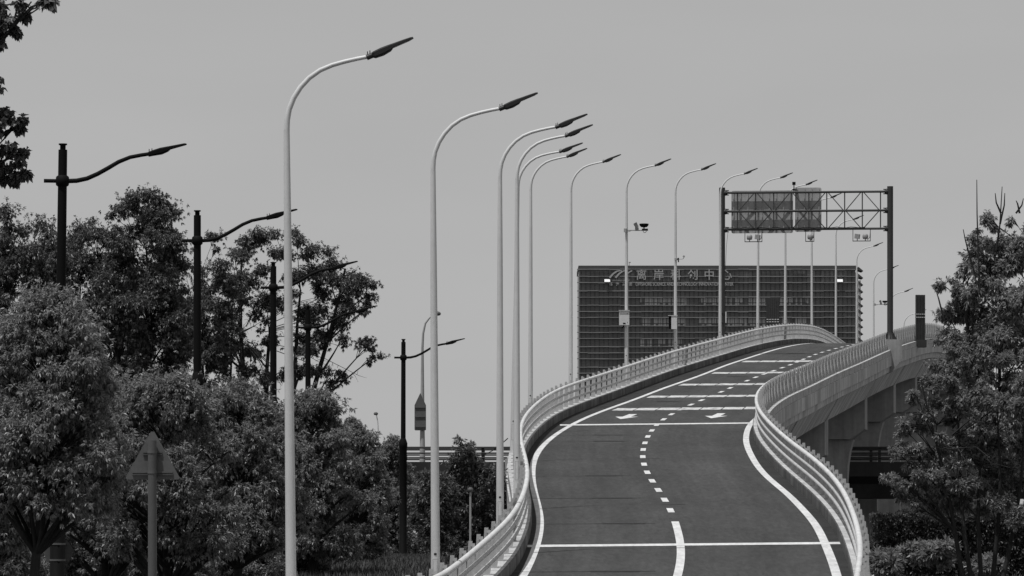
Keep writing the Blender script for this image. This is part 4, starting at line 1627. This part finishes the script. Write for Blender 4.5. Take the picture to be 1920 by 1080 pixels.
for pts in ([(1838, 560), (1834, 470), (1832, 400), (1831.5, 337)], [(1868, 470), (1875, 420), (1879, 350)], [(1875, 420), (1883, 385), (1884, 362)], [(1877, 400), (1868, 380), (1866, 362)],
            [(1830, 520), (1818, 480), (1810, 450), (1806, 430)], [(1912, 400), (1908, 382), (1905, 376)], [(1905, 400), (1916, 385), (1919, 372)], [(1770, 600), (1760, 560), (1755, 545)]):
    rb.tube([at(a, b, 167.0) for a, b in pts], list(np.linspace(0.035, 0.012, len(pts))), 5)
tag(rb.build('bare_shoot', M['bark']), "bare leafless shoots standing above the tall tree at the right edge", 'branches')
tree("dark multi-stemmed tree with layered twigs in front of the ramp's piers", 'tree', 'layered_tree', 1830, 130, 660, 985, 150, 62, tufts=8500, leaf=0.1, mat_l='leaf_m', stems=5, depth=0.45, trunk_r=0.10, bare=14, droop=0.15, bark='bark_l', base_px=1845,
     lobes=[(1722, 745, 20), (1745, 720, 22), (1765, 690, 24), (1780, 720, 28), (1740, 765, 26), (1700, 790, 16), (1690, 800, 12), (1720, 800, 24), (1760, 790, 34), (1800, 760, 34), (1840, 740, 36), (1880, 740, 40), (1910, 760, 40),
            (1690, 835, 18), (1672, 850, 14), (1715, 845, 24), (1750, 850, 30), (1790, 830, 36), (1830, 820, 38), (1875, 830, 40), (1915, 840, 40), (1665, 895, 14), (1685, 905, 22), (1715, 900, 26), (1745, 905, 28), (1700, 930, 22), (1735, 935, 24), (1775, 900, 32),
            (1815, 890, 34), (1860, 890, 36), (1905, 900, 40), (1770, 945, 26), (1810, 945, 28), (1860, 950, 30), (1910, 960, 34), (1800, 680, 24), (1830, 665, 26), (1870, 670, 30), (1915, 680, 36)], lscale=0.72)
tree("dark bush filling the bottom right corner behind the stems", 'bush', 'bush', 1905, 158, 930, 1075, 60, 63, nclump=45, tufts=2600, leaf=0.13, mat_l='leaf_d', clump=0.4, inner=0.2, trunk_r=0.05)
tree("distant bushes seen under the low flyover at right", 'bush', 'bush', 1790, 430, 936, 1015, 140, 64, nclump=50, tufts=1800, leaf=0.3, mat_l='leaf_d', clump=0.45, inner=0.2, trunk_r=0.06)

# clipped hedge
rng = np.random.default_rng(71)
hx0, hx1, hD = at(1634, 0, 147).x, at(1960, 0, 147).x, 147.0
hz0, hz1 = -1.35, (HOR - 972) * 147 / FPX
n = 9000
f = rng.integers(0, 3, n)
P = np.stack([rng.uniform(hx0, hx1, n), rng.uniform(-0.55, 0.55, n), rng.uniform(hz0, hz1, n)], 1)
O = np.zeros((n, 3))
m0 = f == 0
P[m0, 2] = hz1 + rng.normal(0, 0.05, m0.sum())
O[m0, 2] = 1
m1 = f == 1
P[m1, 1] = -0.55 + rng.normal(0, 0.05, m1.sum())
O[m1, 1] = -1
m2 = f == 2
O[m2] = ball_dirs(rng, m2.sum())
P[:, 1] += hD
hd = link('hedge', leaf_mesh('hedge', P, O, 0.085, rng, M['leaf_h'], k=6, droop=0.1, width=0.5))
hc = MB()
hc.box(((hx0 + hx1) / 2, hD, (hz0 + hz1) / 2 - 0.08), (hx1 - hx0 - 0.3, 0.7, hz1 - hz0 - 0.2))
root = thing('clipped_hedge', "flat-topped dark hedge beside the right railing", 'hedge', (0, 0, 0))
hd.parent = root
hd.name = 'foliage'
hc.build('stems', M['leaf_h'], root)

LG = 'low leafy shrubs in front of the hedge'
tree("pale leafy shrub in front of the hedge, middle of the right corner", 'shrub', 'low_shrub', 1752, 133, 1010, 1062, 62, 72, nclump=26, tufts=750, leaf=0.16, mat_l='leaf', clump=0.5, group=LG, droop=0.0, inner=0.1, trunk_r=0.03)
tree("leafy shrub pushing its twigs against the right railing's foot", 'shrub', 'low_shrub', 1655, 126, 1030, 1085, 42, 73, nclump=24, tufts=700, leaf=0.16, mat_l='leaf_m', clump=0.5, group=LG, droop=0.0, inner=0.1, trunk_r=0.03)
tree("small leafy shrub under the stems at the bottom right", 'shrub', 'low_shrub', 1845, 135, 1040, 1080, 45, 74, nclump=20, tufts=500, leaf=0.14, mat_l='leaf_m', clump=0.5, group=LG, droop=0.0, inner=0.1, trunk_r=0.03)

# grass
rng = np.random.default_rng(81)


def grass(x0, x1, y0, y1, n, h):
    X = rng.uniform(x0, x1, n)
    Y = rng.uniform(y0, y1, n)
    Z = np.array([ground_z(a, b) for a, b in zip(X, Y)])
    return np.stack([X, Y, Z], 1), h * rng.uniform(0.5, 1.3, n)


A1, H1 = grass(-6.6, -2.2, 138, 205, 34000, 0.22)
A2, H2 = grass(10.6, 16.5, 120, 146, 9000, 0.14)
A, H = np.concatenate([A1, A2]), np.concatenate([H1, H2])
n = len(A)
an = rng.uniform(0, 6.28, n)
dv = np.stack([np.cos(an), np.sin(an), np.zeros(n)], 1)
tip = A + dv * (H * rng.uniform(0.2, 0.7, n))[:, None]
tip[:, 2] += H
V = np.empty((n, 3, 3))
side = np.stack([-np.sin(an), np.cos(an), np.zeros(n)], 1) * 0.025
V[:, 0], V[:, 1], V[:, 2] = A - side, A + side, tip
me = bpy.data.meshes.new('grass')
me.from_pydata(V.reshape(-1, 3).tolist(), [], np.arange(n * 3).reshape(-1, 3).tolist())
me.materials.append(M['grass'])
stuff(link('grass', me))

# far things beyond the flyover at right
hs = thing('far_building', "low pale building glimpsed under the flyover beyond the hedge", 'building', (at(1720, 0, 560).x, 560, -1.0))
mb = MB()
mb.box((0, 0, 2.2), (16, 8, 4.4))
mb.build('wall', M['farwall'], hs)
for k in range(5):
    mb = MB()
    mb.box((-6.4 + 3.1 * k, -4.02, 2.6), (1.5, 0.1, 2.0))
    mb.build('window', M['farwin'], hs)
mb = MB()
mb.box((0, 0, 4.5), (16.6, 8.6, 0.2))
mb.build('roof', M['farwall'], hs)
vn = thing('parked_van', "pale van parked beyond the hedge, just right of the railing", 'van', (at(1655, 0, 420).x, 420, -1.0))
mb = MB()
mb.prism([(-2.4, 0.45), (2.3, 0.45), (2.35, 1.1), (1.6, 1.35), (1.05, 2.25), (-2.35, 2.3), (-2.4, 1.2)], lambda p, t: Vector((t, p[0], p[1])), -0.95, 0.95)
mb.build('body', M['vanpaint'], vn)
mb = MB()
mb.box((0, -2.41, 1.75), (1.5, 0.06, 0.7), None)
mb.build('rear_window', M['farwin'], vn)
for sx in (-1, 1):
    for y in (-1.5, 1.4):
        mb = MB()
        mb.tube([(sx * 0.75, y, 0.34), (sx * 0.97, y, 0.34)], 0.34, 14)
        mb.build('wheel', M['tyre'], vn)

print('verts', sum(len(m.vertices) for m in bpy.data.meshes))
